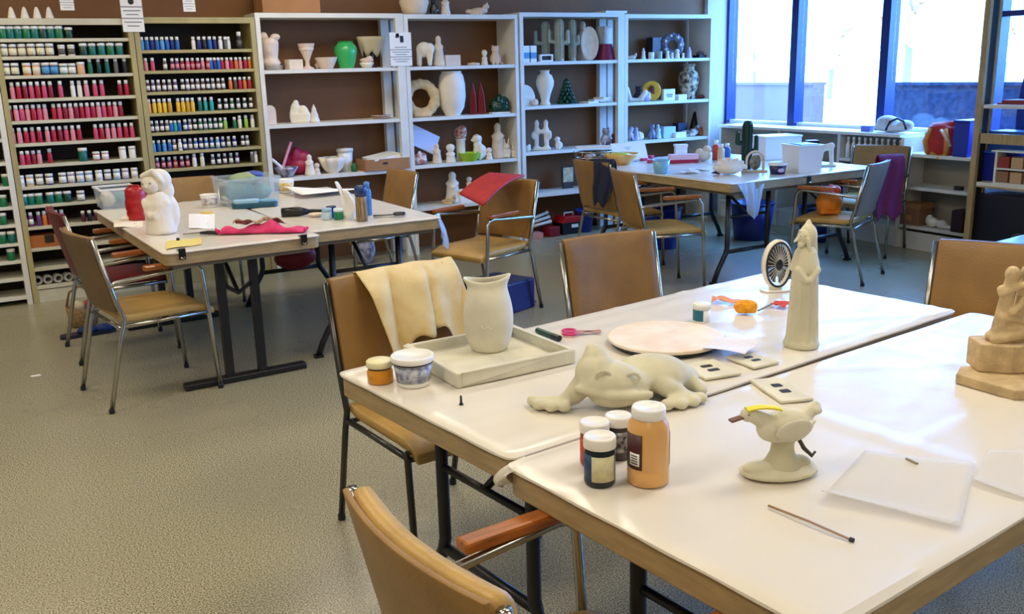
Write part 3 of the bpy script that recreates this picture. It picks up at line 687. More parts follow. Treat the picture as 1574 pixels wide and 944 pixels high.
# round board
p = at(1023, 527, TZ); m_ = mpp(p)
t = thing('round_board', 'large round cream board with dark underside behind the frog', 'board', (p.x, p.y, TZ))
MB().lathe([(72*m_, 0), (84*m_, .004), (84*m_, .012)], 48).obj('turntable_base', m_blackp, t)
MB().lathe([(86*m_, .012), (88*m_, .014), (88*m_, .021), (86*m_, .023), (0, .023)], 48).obj('top', mat('cream_board', (238, 226, 206), .5, rgb2=(232, 208, 182), vscale=14), t)
# small teal jar, sponge, scrap, tissue
p = at(1078, 495, TZ); m_ = mpp(p)
t = thing('glaze_jar', 'tiny white jar with teal label near the orange sponge', 'jar', (p.x, p.y, TZ), CA)
MB().lathe([(12*m_, 0), (13*m_, m_), (13*m_, 22*m_)], 18).obj('body', m_wplas, t, smooth=True)
b = MB(); b.grid(lambda u, v: (13.3*m_*math.cos(PI*(.95+.55*u)), 13.3*m_*math.sin(PI*(.95+.55*u)), (4+17*v)*m_), 10, 2); b.obj('paper_label', paint((30, 110, 130)), t, solid=.0006)
MB().lathe([(13.6*m_, 22*m_), (13.6*m_, 29*m_), (12*m_, 30*m_)], 18).obj('lid', m_wplas, t, smooth=True)
p = at(1146, 482, TZ); m_ = mpp(p)
blobthing([('e', (0, 0, 11*m_), (19*m_, 14*m_, 11*m_)), ('b', (0, 0, 10*m_), (30*m_, 20*m_, 16*m_))], .004, 'sponge', mat('orange_sponge', (238, 160, 34), .9, var=.15, vscale=60, bump=.6, bscale=150), 'orange sponge in the middle of the table behind the frog', 'sponge', (p.x, p.y, TZ), CA)
p = at(1118, 466, TZ); m_ = mpp(p)
b = MB(); b.grid(lambda u, v: ((u-.5)*46*m_, (v-.5)*26*m_, .004+abs(math.sin(u*5+v*3))*.018*(1-u)+.002), 12, 6)
single(b, 'torn_paper', paint((222, 150, 118), .7), 'peach torn paper scrap left of the orange sponge', 'paper', (p.x, p.y, TZ), CA-.3, solid=.001)
a, b_ = at(1165, 478, TZ+.003), at(1186, 468, TZ+.003)
single(MB().tube([a-a, b_-a], .003, 6), 'modelling_tool', paint((120, 110, 80)), 'short wooden tool beside the orange sponge', 'tool', (a.x, a.y, TZ+.004))
p = at(1200, 472, TZ); b = MB(); b.grid(lambda u, v: ((u-.5)*.05, (v-.5)*.05, .004+.012*abs(math.sin(4*u+2*v))), 6, 6)
single(b, 'torn_paper', paint((206, 70, 70), .7), 'red scrap half hidden behind the tall hooded figure', 'paper', (p.x, p.y, TZ), .4, solid=.001)
p = at(1112, 532, TZ+.024); b = MB(); b.grid(lambda u, v: ((u-.5)*.13, (v-.5)*.12, .026+.004*math.sin(7*u+3*v)), 9, 9)
single(b, 'tissue', paint((226, 224, 240), .6), 'crumpled pale lavender tissue on the edge of the round board', 'tissue', (p.x+.02, p.y-.01, TZ), .5, solid=.001)
# small fan
p = at(1192, 446, TZ); m_ = mpp(p)
t = thing('desk_fan', 'small round cream desk fan with black blades behind the tall hooded figure', 'fan', (p.x, p.y, TZ), CA+.25)
zc = 41*m_; R_ = 34*m_
MB().tube([(0+21*m_*math.cos(q*PI/14), -8*m_, zc+R_*math.sin(q*PI/14)) for q in range(28)], 1.7*m_, 8, closed=True).obj('front_ring', m_blackp, t, smooth=True)
b = MB(); 
for q in range(28):
    a0 = q*PI/14; b.tube([(5*m_*math.cos(a0), -8.5*m_, zc+8*m_*math.sin(a0)), (20*m_*math.cos(a0), -8*m_, zc+R_*.97*math.sin(a0))], .35*m_, 4)
b.obj('grille', m_wplas, t)
for q in range(5):
    a0 = q*2*PI/5+.3; b = MB()
    b.grid(lambda u, v: ((4+13*u)*m_*math.cos(a0+(v-.5)*1.1)*1.0, (-3+4*(v-.5))*m_, zc+(5+24*u)*m_*math.sin(a0+(v-.5)*1.1)), 5, 5); b.obj('blade', m_blackp, t, solid=.002)
MB().ell((0, -8*m_, zc), (6.5*m_, 3*m_, 9*m_)).obj('hub', m_blackp, t, smooth=True)
b = MB(); prof = [(R_*.60, 8*m_), (R_*.66, 6*m_), (R_*.68, -5*m_), (R_*.55, -9*m_)]
vs = []; n = 28
for r, y in [(1.0, 6), (1.06, 2), (1.08, -5), (1.02, -7), (.98, -7)]:
    for k in range(n): a0 = 2*PI*k/n; vs.append((21*m_*r*1.06*math.cos(a0), y*m_, zc+R_*r*1.04*math.sin(a0)))
b.add(vs, [(j*n+k, j*n+(k+1) % n, (j+1)*n+(k+1) % n, (j+1)*n+k) for j in range(4) for k in range(n)]); b.obj('housing', paint((236, 228, 208)), t, smooth=True, solid=.002)
MB().b2((-8*m_, -6*m_, 1.5*m_), (8*m_, 8*m_, 9*m_)).obj('stand', paint((236, 228, 208)), t, bevel=.003)
MB().prism(rrect(46*m_, 30*m_, 10*m_), 0, 2*m_).obj('base', paint((236, 228, 208)), t)
# tall hooded figure
p = at(1231, 532, TZ); m_ = mpp(p); U = m_
t = thing('hooded_figure', 'tall slim pale olive ceramic robed figure with hooded head and flared base', 'figurine', (p.x, p.y, TZ), CA)
blob([('l', [(25*U, 0), (27*U, 1.5*U), (27*U, 7*U), (24*U, 14*U), (21.5*U, 30*U), (20*U, 70*U), (19*U, 110*U), (17*U, 140*U)])]
     + [('c', (R0*math.cos(a)*U, R0*math.sin(a)*U, 8*U), (R0*.78*math.cos(a)*U, R0*.78*math.sin(a)*U, 120*U), 4*U, 3*U) for a, R0 in ((-2.7, 22), (-2.1, 22), (-1.5, 22), (-.9, 22), (-.3, 22), (.6, 21), (1.6, 21), (2.6, 21))], 1.8*U, 'robe', m_olive, t)
blob([('l', [(21*U, 118*U), (22*U, 121*U), (20.5*U, 132*U), (16*U, 148*U), (10*U, 158*U)]), ('c', (-14*U, -14*U, 122*U), (-4*U, -21*U, 108*U), 6*U, 5*U), ('c', (14*U, -14*U, 122*U), (2*U, -21*U, 108*U), 6*U, 5*U)], 1.7*U, 'cape', m_olive, t)
blob([('e', (-5*U, -3*U, 170*U), (10*U, 10*U, 13*U)), ('c', (-12*U, -6*U, 171*U), (-21*U, -10*U, 165*U), 4*U, 1.8*U), ('e', (-10*U, -8*U, 160*U), (6*U, 5*U, 5*U))], 1.5*U, 'face', m_olive, t)
blob([('e', (3*U, 2*U, 170*U), (14*U, 13*U, 20*U)), ('c', (3*U, 4*U, 184*U), (4*U, 5*U, 193*U), 7*U, 3*U), ('c', (10*U, 4*U, 165*U), (13*U, 4*U, 140*U), 8*U, 7*U), ('c', (-11*U, -4*U, 180*U), (-2*U, -12*U, 168*U), 3*U, 3*U), ('c', (-2*U, -12*U, 168*U), (2*U, -12*U, 150*U), 3*U, 3.5*U)], 1.5*U, 'hood', m_olive, t)
for ex in (-12, -6): MB().ell((ex*U, (-11.5 if ex > -10 else -9)*U, 173*U), 1.3*U, 8, 6).obj('eye', mat('clay_shadow', (150, 134, 110), .8), t, smooth=True)
# duck on its base
p = at(1196, 728, TZ); m_ = mpp(p); U = m_
t = thing('duck_figure', 'ceramic duck on an oval base with a yellow strip on its neck', 'figurine', (p.x, p.y, TZ), CA+.15)
blob([('e', (0, 0, 7*U), (64*U, 42*U, 10*U)), ('e', (-34*U, -4*U, 15*U), (26*U, 18*U, 8*U)), ('e', (30*U, 5*U, 11*U), (30*U, 25*U, 9*U)), ('b', (0, 0, 3*U), (80*U, 46*U, 6*U))], 2.4*U, 'base', m_olive, t)
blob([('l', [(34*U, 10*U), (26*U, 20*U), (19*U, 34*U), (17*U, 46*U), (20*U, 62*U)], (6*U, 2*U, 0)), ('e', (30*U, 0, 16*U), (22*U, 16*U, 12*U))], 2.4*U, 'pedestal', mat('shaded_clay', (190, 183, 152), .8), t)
blob([('e', (12*U, 2*U, 76*U), (42*U, 27*U, 26*U), RY(-.15)), ('e', (-12*U, 0, 76*U), (26*U, 21*U, 22*U)), ('c', (-22*U, 0, 86*U), (-44*U, 0, 98*U), 14*U, 11*U), ('e', (-51*U, 0, 101*U), (14*U, 11*U, 12*U)),
      ('c', (38*U, 2*U, 88*U), (58*U, 6*U, 104*U), 13*U, 8*U), ('e', (57*U, 4*U, 99*U), (10*U, 14*U, 8*U))], 2.2*U, 'body', m_green, t)
for sy in (-1, 1):
    blob([('e', (10*U, sy*25*U, 80*U), (30*U, 5*U, 15*U), RY(-.25)), ('c', (24*U, sy*24*U, 80*U), (46*U, sy*17*U, 88*U), 6*U, 3*U)], 1.8*U, 'wing', m_green, t)
    MB().ell((-55*U, sy*9.6*U, 104*U), 1.8*U, 8, 6).obj('eye', mat('clay_shadow', (150, 134, 110), .8), t, smooth=True)
MB().bar((-60*U, 0, 98*U), (-82*U, -3*U, 94*U), 12*U, 4*U).obj('bill', mat('dark_bill', (112, 78, 58), .6), t, bevel=.002)
b = MB(); b.grid(lambda u, v: ((-58+54*u)*U, (-6+14*(v-.5))*U, (113-4*u-2*(2*v-1)**2+4*math.sin(u*3))*U), 10, 5); b.obj('yellow_strip', paint((236, 222, 40), .5), t, solid=.004)
MB().tube([(30*U, 0, 56*U), (38*U, -4*U, 40*U), (50*U, -8*U, 28*U), (56*U, -6*U, 34*U)], [3*U, 3.4*U, 3*U, 2*U], 6).obj('twig', mat('dark_twig', (70, 62, 44), .7), t, smooth=True)
# four paint containers
def jar4(px, py, hpx, rpx, body, lab, label, labang=(1.15, 1.75), name='paint_jar', lidr=1.04, side=None):
    p = at(px, py, TZ); m_ = mpp(p); h, r = hpx*m_, rpx*m_
    t = thing(name, label, 'jar', (p.x, p.y, TZ), CA)
    bo = MB().lathe([(r*.95, 0), (r, .003), (r, h*.70), (r*.92, h*.745), (r*.92, h*.78)], 26).obj('body', body, t, smooth=True)
    lidm = paint((236, 232, 222))
    MB().lathe([(r*lidr, h*.765), (r*lidr*1.01, h*.78), (r*lidr*1.01, h*.95), (r*lidr*.95, h*.985), (r*lidr*.82, h*.99), (r*lidr*.78, h*.975), (0, h*.975)], 26).obj('lid', lidm, t, smooth=True)
    for m2, a0, a1, z0, z1 in lab:
        b = MB(); b.grid(lambda u, v: (r*1.01*math.cos(PI*(a0+(a1-a0)*u)), r*1.01*math.sin(PI*(a0+(a1-a0)*u)), h*(z0+(z1-z0)*v)), 14, 2); b.obj('paper_label', m2, bo, smooth=True, solid=.0005)
    return t, h, r
m_lab = mat('cream_label', (226, 218, 170), .6, rgb2=(206, 200, 160), vscale=60)
jar4(914, 712, 70, 22, paint((150, 44, 24), .3), [(paint((190, 70, 40), .5), 1.0, 1.4, .08, .62)], 'rust-red paint jar with white lid behind the navy jar')
jar4(950, 702, 70, 19.5, paint((60, 54, 50), .3), [(mat('grey_print_label', (190, 186, 178), .6, rgb2=(40, 36, 34), vscale=70), 1.2, 2.0, .2, .66)], 'small dark-brown jar with white lid between the other paint jars')
jar4(922, 741, 78, 24, paint((18, 26, 36), .3), [(paint((30, 66, 104), .5), 1.02, 1.3, .08, .66), (m_lab, 1.3, 1.82, .12, .64)], 'navy paint jar with cream label, nearest of the small jars')
p = at(996, 738, TZ); m_ = mpp(p); U = m_
t = thing('paint_bottle', 'tall peach-orange paint bottle with white cap beside the small jars', 'bottle', (p.x, p.y, TZ), CA)
MB().lathe([(30*U, 0), (32*U, 2*U), (32*U, 22*U), (31*U, 24*U), (32*U, 26*U), (32*U, 86*U), (30*U, 96*U), (25*U, 103*U), (24*U, 106*U)], 30).obj('body', mat('peach_paint', (224, 170, 102), .28, var=.04), t, smooth=True)
MB().lathe([(25*U, 104*U), (26*U, 105*U), (26*U, 118*U), (24.5*U, 121*U), (21*U, 121*U), (20*U, 119.5*U), (0, 119.5*U)], 30).obj('cap', m_wplas, t, smooth=True)
def arc(a0, a1, z0, z1, r, m2, nm):
    b = MB(); b.grid(lambda u, v: (r*U*math.cos(PI*(a0+(a1-a0)*u)), r*U*math.sin(PI*(a0+(a1-a0)*u)), (z0+(z1-z0)*v)*U), 12, 2); b.obj(nm, m2, t, smooth=True, solid=.0005)
arc(1.02, 1.36, 28, 84, 32.3, paint((70, 28, 24), .5), 'paper_label'); arc(1.14, 1.32, 34, 54, 32.8, m_paper, 'white_patch'); arc(1.9, 2.05, 30, 82, 32.3, paint((90, 36, 30), .5), 'paper_label')
for z0 in (37, 41, 45, 49): arc(1.17, 1.29, z0, z0+1.6, 33.1, m_ink, 'print_line')
# papers, stick and brush at the right
def sheet(pts, label, lift, m=None, name='paper_sheet', cat='paper', rip=.004):
    q = [at(x, y, TZ+.004) for x, y in pts]; o0 = sum(q, Vector())/4
    def fn(u, v):
        P = q[0].lerp(q[1], u).lerp(q[3].lerp(q[2], u), v)-o0
        P.z = .002+rip*(.5+.5*math.sin(u*5+v*3))*u*v+lift*math.exp(-(v/.09)**2)*(1-.75*u); return P
    return single(MB().grid(fn, 16, 12), name, m or m_paper, label, cat, (o0.x, o0.y, TZ), smooth=True, solid=.0008)
m_trac = mat('tracing_paper', (238, 232, 218), .6, alpha=.35)
sheet([(1258, 768), (1475, 812), (1500, 712), (1330, 690)], 'curled tracing paper lying right of the duck', .022, m_trac)
sheet([(1494, 742), (1600, 775), (1600, 690), (1520, 690)], 'tracing paper sheet at the right edge in front of the slab', .010, m_trac)
a, b_ = at(1181, 778, TZ+.004), at(1312, 832, TZ+.004)
t = thing('modelling_tool', 'thin brown stick with a dark tip lying in front of the duck', 'tool', (a.x, a.y, TZ)); d = b_-a
MB().tube([(0, 0, .005), (d.x*.5, d.y*.5, .007), (d.x*.96, d.y*.96, .005)], .0022, 6).obj('shaft', paint((150, 112, 70)), t)
MB().tube([(d.x*.96, d.y*.96, .005), (d.x, d.y, .005)], .0042, 6).obj('tip', m_ink, t)
a, b_ = at(1393, 705, TZ+.004), at(1410, 713, TZ+.004)
single(MB().tube([(0, 0, .004), (b_.x-a.x, b_.y-a.y, .004)], .003, 6), 'pencil_stub', paint((150, 136, 104)), 'short pencil stub lying right of the duck', 'pencil', (a.x, a.y, TZ))
# stone slab and carved figure at the right
p = at(1556, 600, TZ); m_ = mpp(p); U = m_
poly = [(-70, 26), (-46, 50), (60, 58), (110, 40), (110, -22), (60, -34), (-22, -30)]
single(MB().prism([(x*U, y*U*1.5) for x, y in poly], 0, 16*U), 'stone_slab', m_stone, 'tan stone slab with chamfered corners under the carved figure', 'slab', (p.x, p.y, TZ), CA, bevel=.003)
SLZ = TZ+16*U+.0005
p = at(1552, 566, SLZ); U = mpp(p)
t = thing('carved_figure', 'carved tan stone couple figure on a rough block, at the right edge', 'figurine', (p.x, p.y, SLZ), CA)
b = MB().prism([(-56*U, -14*U), (-52*U, 34*U), (50*U, 42*U), (70*U, 20*U), (62*U, -22*U), (-14*U, -30*U)], 0, 44*U); b.obj('block', m_stone, t, bevel=.004)
Z0 = 40
blob([('e', (-6*U, 6*U, (Z0+10)*U), (34*U, 22*U, 14*U)), ('e', (4*U, 8*U, (Z0+30)*U), (25*U, 19*U, 26*U)), ('c', (-20*U, 4*U, (Z0+20)*U), (-12*U, 2*U, (Z0+96)*U), 13*U, 9*U), ('e', (-11*U, 0, (Z0+108)*U), (11*U, 11*U, 13*U)),
      ('c', (14*U, 8*U, (Z0+30)*U), (16*U, 6*U, (Z0+92)*U), 17*U, 12*U), ('e', (17*U, 6*U, (Z0+108)*U), (12*U, 12*U, 14*U)), ('c', (-26*U, -2*U, (Z0+78)*U), (4*U, -8*U, (Z0+94)*U), 5*U, 5*U), ('c', (24*U, 0, (Z0+80)*U), (-12*U, -14*U, (Z0+52)*U), 6*U, 5*U),
      ('c', (-30*U, -8*U, (Z0+8)*U), (18*U, -12*U, (Z0+22)*U), 9*U, 10*U), ('c', (-24*U, -6*U, (Z0+44)*U), (20*U, -10*U, (Z0+36)*U), 6*U, 7*U), ('e', (-24*U, 2*U, (Z0+84)*U), (7*U, 7*U, 7*U))], 2.2*U, 'figures', m_stone, t)

# ------------------------------------------------------------------ cloths on the chairs
def drape(label, x, y, yaw, zt, y0, y1, fl, bl, m, name, cat, amp=.018, nf=3.2, skew=0, flare=0, sharp=0):
    """a cloth hung over a chair back; local frame is the chair's"""
    def fn(u, v):
        s = v*(fl+bl)+.0; Y = y0+(y1-y0)*u
        if s < fl: dz = fl-s; side = 1
        else: dz = s-fl; side = -1
        hem = 1+.22*math.sin(u*7.3+1.2)+.1*math.sin(u*17)
        z = zt+.016-dz*hem*(1 if side > 0 else .9)
        f = min(1, dz/.06); lean = -.285+.24*dz*(1 if dz < .38 else 1)
        fold = amp*f*(.6+.4*min(1, dz/.2))*(1+(math.sin(u*nf*6.28+side*.7+(2+sharp*5)*dz) if not sharp else 1.6*abs(math.sin(u*nf*PI+side*.7+4*dz))**.6-.9+.5*math.sin(u*13+6*dz)))
        X = lean + side*(.030*math.sin(f*PI/2)+fold) - .014
        Yc = (y0+y1)/2; Y = Yc+(Y-Yc)*(1-flare*dz)+skew*dz
        return (X, Y, z)
    return single(MB().grid(fn, 44, 30), name, m, label, cat, (x, y, 0), yaw, smooth=True, solid=.003)
m_apron = mat('stained_apron_cloth', (234, 214, 164), .85, rgb2=(224, 196, 138), vscale=12, bump=.2, bscale=200)
drape('cream paint-stained apron thrown over a tan chair back', 1.20, 2.68, r8(-84), .87, -.12, .26, .27, .18, m_apron, 'apron', 'cloth', amp=.042, nf=2.7, skew=.12, flare=.35, sharp=1)
def hung(label, chx, chy, yaw, lx, ly, zt, wd, fl, bl, m, name, rz, waist=0.0):
    """cloth folded over a chair back corner, hanging freely on both sides"""
    q = Matrix.Rotation(yaw, 3, 'Z') @ Vector((lx, ly, 0))
    def fn(u, v):
        s_ = v*(fl+bl)-fl; dz = abs(s_); side = 1 if s_ > 0 else -1
        hem = 1+.06*math.sin(u*9+2)
        x = (u-.5)*wd*(1-waist*max(0, dz-.2)/.2) + .012*math.sin(dz*14)
        y = -side*(.022*min(1, dz/.03)+.008*(1+math.sin(u*11+dz*6))*min(1, dz/.08)+.04*dz)
        return (x, y, zt+.018-dz*hem)
    single(MB().grid(fn, 24, 30), name, m, label, 'cloth', (chx+q.x, chy+q.y, 0), rz, smooth=True, solid=.006)
hung('navy jacket hung on a tan chair at the window tables', 4.34, 5.96, r8(2), -.29, -.16, .85, .16, .10, .34, mat('navy_cloth', (24, 32, 56), .8), 'jacket', CA-.45, .5)
hung('purple cloth hung over the grey-brown chair back', 5.33, 4.72, r8(113), -.29, -.24, .855, .20, .14, .45, mat('purple_cloth', (112, 26, 74), .8), 'cloth', CA+.2)
A_, B_, C__, D_ = at(752, 266, .87), at(806, 270, .865), at(742, 316, .76), at(706, 298, .78)
o0 = B_.copy(); o0.z = .45
single(MB().grid(lambda u, v: (A_.lerp(B_, u).lerp(D_.lerp(C__, u), v)-o0)+Vector((0, 0, .03*math.sin(v*PI)*(.4+.6*u))), 12, 12), 'cloth', mat('red_cloth', (168, 24, 26), .7, var=.15, vscale=14), 'stiff red cloth slung over the back of a tan chair', 'cloth', o0, smooth=True, solid=.012)

# ------------------------------------------------------------------ pieces on the white shelves
def sp(px, py, z, off=.12):
    p = wl(px, py, FY+off); return (p.x, p.y, z+.0005), mpp(p)
FIG = {
 'robed': [('l', [(.26, 0), (.27, .03), (.22, .25), (.19, .5), (.17, .66), (.09, .76)]), ('e', (0, 0, .86), (.10, .10, .135)), ('e', (0, .02, .84), (.13, .12, .15)), ('c', (-.17, -.05, .62), (-.02, -.2, .50), .06, .05), ('c', (.17, -.05, .62), (.02, -.2, .50), .06, .05)],
 'couple': [('c', (-.24, 0, .1), (-.22, 0, .72), .11, .12), ('c', (.22, 0, .1), (.20, 0, .72), .11, .13), ('e', (-.22, 0, .88), (.12, .11, .13)), ('e', (.20, 0, .88), (.12, .11, .13)), ('e', (-.36, -.03, .5), (.13, .1, .14)), ('e', (.38, -.03, .5), (.1, .1, .16)), ('c', (-.2, -.06, .62), (.2, -.06, .6), .1, .1), ('b', (0, 0, .05), (.85, .4, .1))],
 'cat': [('e', (0, 0, .28), (.30, .26, .30)), ('e', (0, -.04, .50), (.20, .18, .24)), ('e', (0, -.10, .76), (.20, .18, .18)), ('c', (-.13, -.1, .86), (-.15, -.08, .98), .07, .025), ('c', (.13, -.1, .86), (.15, -.08, .98), .07, .025), ('c', (-.1, -.24, .04), (-.09, -.16, .45), .07, .07), ('c', (.1, -.24, .04), (.09, -.16, .45), .07, .07), ('c', (.24, .1, .06), (.36, -.1, .06), .06, .05)],
 'dog': [('e', (.05, 0, .30), (.28, .22, .30)), ('e', (-.03, -.03, .55), (.17, .16, .22)), ('e', (-.06, -.06, .80), (.17, .16, .17)), ('e', (-.17, -.12, .75), (.12, .08, .08)), ('e', (.08, -.02, .78), (.07, .1, .14)), ('c', (-.12, -.2, .05), (-.1, -.14, .5), .07, .07), ('c', (.06, -.2, .05), (.06, -.14, .5), .07, .07)],
 'rabbit': [('e', (0, 0, .26), (.26, .24, .27)), ('e', (0, -.08, .55), (.17, .16, .16)), ('c', (-.07, -.04, .66), (-.12, 0, .97), .06, .04), ('c', (.07, -.04, .66), (.12, 0, .97), .06, .04), ('e', (-.1, -.2, .08), (.1, .12, .08)), ('e', (.1, -.2, .08), (.1, .12, .08))],
 'child': [('l', [(.30, 0), (.28, .1), (.2, .45), (.12, .58)]), ('e', (0, 0, .74), (.22, .2, .22)), ('e', (0, .03, .80), (.25, .2, .2)), ('c', (-.2, -.05, .45), (-.04, -.2, .36), .07, .06), ('c', (.2, -.05, .45), (.04, -.2, .36), .07, .06)],
 'castle': [('b', (0, 0, .2), (.8, .5, .4)), ('e', (-.2, 0, .5), (.24, .2, .4)), ('e', (.12, 0, .42), (.26, .2, .34)), ('e', (-.16, 0, .85), (.13, .12, .14)), ('e', (.3, -.05, .25), (.16, .2, .3)), ('e', (-.34, -.1, .3), (.12, .15, .32))],
 'sleep': [('e', (.1, 0, .3), (.55, .28, .28)), ('e', (-.45, -.05, .28), (.22, .2, .2)), ('e', (.55, 0, .62), (.2, .18, .2)), ('c', (.5, 0, .4), (.56, 0, .6), .16, .14), ('e', (.62, -.05, .82), (.06, .05, .12)), ('c', (-.3, -.24, .08), (.3, -.28, .08), .1, .09)],
 'elephant': [('e', (.0, 0, .66), (.42, .3, .30)), ('c', (-.26, -.08, .1), (-.24, -.08, .6), .14, .15), ('c', (.26, .08, .1), (.24, .06, .6), .13, .15), ('c', (.26, -.16, .1), (.24, -.14, .6), .11, .13), ('e', (.30, -.1, .68), (.24, .22, .24)), ('c', (.42, -.2, .66), (.36, -.28, .2), .1, .06), ('c', (-.26, .1, .1), (-.24, .1, .6), .13, .14)],
 'lump': [('e', (0, 0, .3), (.5, .35, .3)), ('e', (-.22, -.05, .45), (.24, .22, .28)), ('e', (.2, 0, .5), (.26, .24, .34)), ('e', (.0, -.1, .55), (.2, .2, .42))],
}
def fig(kind, px, py, hpx, z, m, label, off=.12, sxy=1., cat='figurine', rz=CA, group=None, name=None):
    loc, mp_ = sp(px, py, z, off); H_ = hpx*mp_
    o = blob([sc_prim(q, H_, sxy) for q in FIG[kind]], H_/26, name or 'ceramic_figure', m)
    o.location = loc; o.rotation_euler = (0, 0, rz); return tag(o, label, cat, group)
def sc_prim(q, H, s):
    S = lambda v: (v[0]*H*s, v[1]*H*s, v[2]*H)
    if q[0] == 'e': return ('e', S(q[1]), (q[2][0]*H*s, q[2][1]*H*s, q[2][2]*H))
    if q[0] == 'c': return ('c', S(q[1]), S(q[2]), q[3]*H*min(1, s+.0), q[4]*H*min(1, s))
    if q[0] == 'b': return ('b', S(q[1]), S(q[2]))
    return ('l', [(r*H*s, zz*H) for r, zz in q[1]])
def pot(prof, px, py, hpx, wpx, z, m, label, cat, name, off=.12, rz=0, group=None, n=22, hollow=.06):
    """lathe piece: prof in (r of half width, z of height); open at the top with a wall"""
    loc, mp_ = sp(px, py, z, off); H_, R_ = hpx*mp_, wpx/2*mp_
    pr = [(r*R_, zz*H_) for r, zz in prof]; top = pr[-1]
    if hollow: pr += [(max(.001, top[0]-hollow*R_*2), top[1]), (max(.001, top[0]-hollow*R_*2.4), top[1]-.25*H_), (0, top[1]-.35*H_)]
    return single(MB().lathe(pr, n), name, m, label, cat, loc, rz, group, smooth=True, auto=.8)
def bx(px, py, wpx, hpx, dep, z, m, label, cat, name, off=.12, rz=0, bevel=.003):
    loc, mp_ = sp(px, py, z, off); w2, h = wpx*mp_/2/math.cos(PHI), hpx*mp_
    return single(MB().b2((-w2, -dep/2, 0), (w2, dep/2, h)), name, m, label, cat, loc, rz, bevel=bevel)
Z1, Z2, Z3, Z4 = ZA
m_cwhite = mat('cream_bisque', (226, 206, 178), .75, var=.06, vscale=14)
m_pink = mat('pinkish_bisque', (226, 204, 184), .75, var=.06, vscale=14)
# top of the white units
bx(442, 18, 78, 34, .24, 1.99, m_card, 'brown cardboard box on top of the shelving, left of the centre', 'box', 'cardboard_box')
pot([(.6, 0), (.8, .1), (1, .5), (.9, .8), (.7, 1)], 637, 20, 36, 46, 1.985, m_cwhite, 'cream ceramic pot on top of the shelving above the notice', 'pot', 'ceramic_pot')
fig('cat', 668, 20, 26, 1.985, paint((40, 36, 34)), 'black ceramic cat on top of the shelving beside the cream pot')
fig('robed', 685, 20, 30, 1.985, m_bisque, 'white slim figurine on top of the shelving beside the black cat')
fig('sleep', 733, 22, 20, 1.985, m_pink, 'white crouching animal figure on top of the shelving', sxy=1.3)
loc, m_ = sp(938, 20, 2.005, .12); single(MB().b2((-.12, -.1, 0), (.12, .1, .02)), 'flat_box', m_paper, 'flat white box on top of the shelving above the magenta pot', 'box', loc)
# unit 1, upper shelf
loc, m_ = sp(419, 106, Z1, .13); U = m_
t = thing('plate_stack', 'small stack of white plates under a pink ceramic bust', 'plates', loc)
for i in range(3): MB().lathe([(8*U, 2.2*i*U), (15*U, (2.2*i+1.6)*U), (16*U, (2.2*i+2.2)*U), (14*U, (2.2*i+2.0)*U), (0, (2.2*i+1.2)*U)], 20).obj('plate', m_bisque, t, smooth=True)
blobthing([('l', [(13*U, 0), (15*U, 4*U), (11*U, 10*U), (13*U, 24*U), (14*U, 34*U), (10*U, 40*U)]), ('e', (-8*U, 0, 42*U), (7*U, 6*U, 8*U)), ('e', (10*U, -2*U, 42*U), (8*U, 6*U, 5*U)), ('e', (2*U, -9*U, 22*U), (6*U, 5*U, 8*U))], 1.5*U, 'ceramic_pitcher', m_pink, 'pinkish ceramic pitcher standing on the plates at the left end of the upper shelf', 'pitcher', (loc[0]-.008, loc[1], loc[2]+6.8*U), CA)
bx(452, 105, 20, 15, .09, Z1, m_cwhite, 'small square cream box beside the goblet', 'box', 'ceramic_box', rz=.15)
pot([(.75, 0), (.8, .04), (.3, .12), (.24, .3), (.42, .45), (.78, .75), (1, 1)], 473, 105, 38, 26, Z1, m_pink, 'pinkish ceramic goblet left of the green vase', 'goblet', 'goblet')
pot([(.5, 0), (.6, .1), (.9, .7), (1, 1)], 502, 104, 17, 35, Z1, m_pink, 'shallow pinkish bowl next to the green vase', 'bowl', 'bowl')
loc, m_ = sp(489, 104, Z1, .17); single(MB().ell((0, 0, 6*m_), 5*m_).lathe([(3*m_, 0), (2*m_, 14*m_), (0, 15*m_)], 8), 'knob_ornament', m_cwhite, 'small round knob ornament behind the shallow bowl', 'ornament', loc, smooth=True)
pot([(.62, 0), (.66, .04), (.86, .3), (1, .6), (.96, .78), (.7, .92), (.62, .95), (.72, 1)], 533, 105, 40, 35, Z1, paint((58, 172, 92), .25), 'bright green glazed vase on the upper shelf', 'vase', 'vase', hollow=.08)
loc, m_ = sp(564, 104, Z1, .10); U = m_
t = thing('covered_dish', 'small cream dish with lumpy lid right of the green vase', 'dish', loc, CA); MB().lathe([(7*U, 0), (11*U, 6*U), (11*U, 8*U)], 16).obj('bowl', m_bisque, t, smooth=True); blob([('e', (0, 0, 11*U), (11*U, 8*U, 4*U)), ('e', (5*U, 0, 14*U), (5*U, 5*U, 4*U))], 1.3*U, 'lid', m_pink, t)
loc, m_ = sp(573, 103, Z1, .20); U = m_
t = thing('planter_stand', 'grey wavy-edged planter raised on a dark stand by the notice', 'planter', loc)
MB().tube([(0, 0, 0), (0, 0, 22*U)], 2.2*U, 8).lathe([(12*U, 0), (12*U, 1.5*U), (0, 2*U)], 14).obj('stand', m_blackp, t)
b = MB(); b.grid(lambda u, v: ((15+8*v)*U*math.cos(2*PI*u), (10+5*v)*U*math.sin(2*PI*u), (20+26*v+(1-v)*5*math.sin(6*2*PI*u)*.9)*U), 37, 5); b.obj('planter', mat('grey_cream', (196, 184, 152), .7), t, smooth=True, solid=.006)
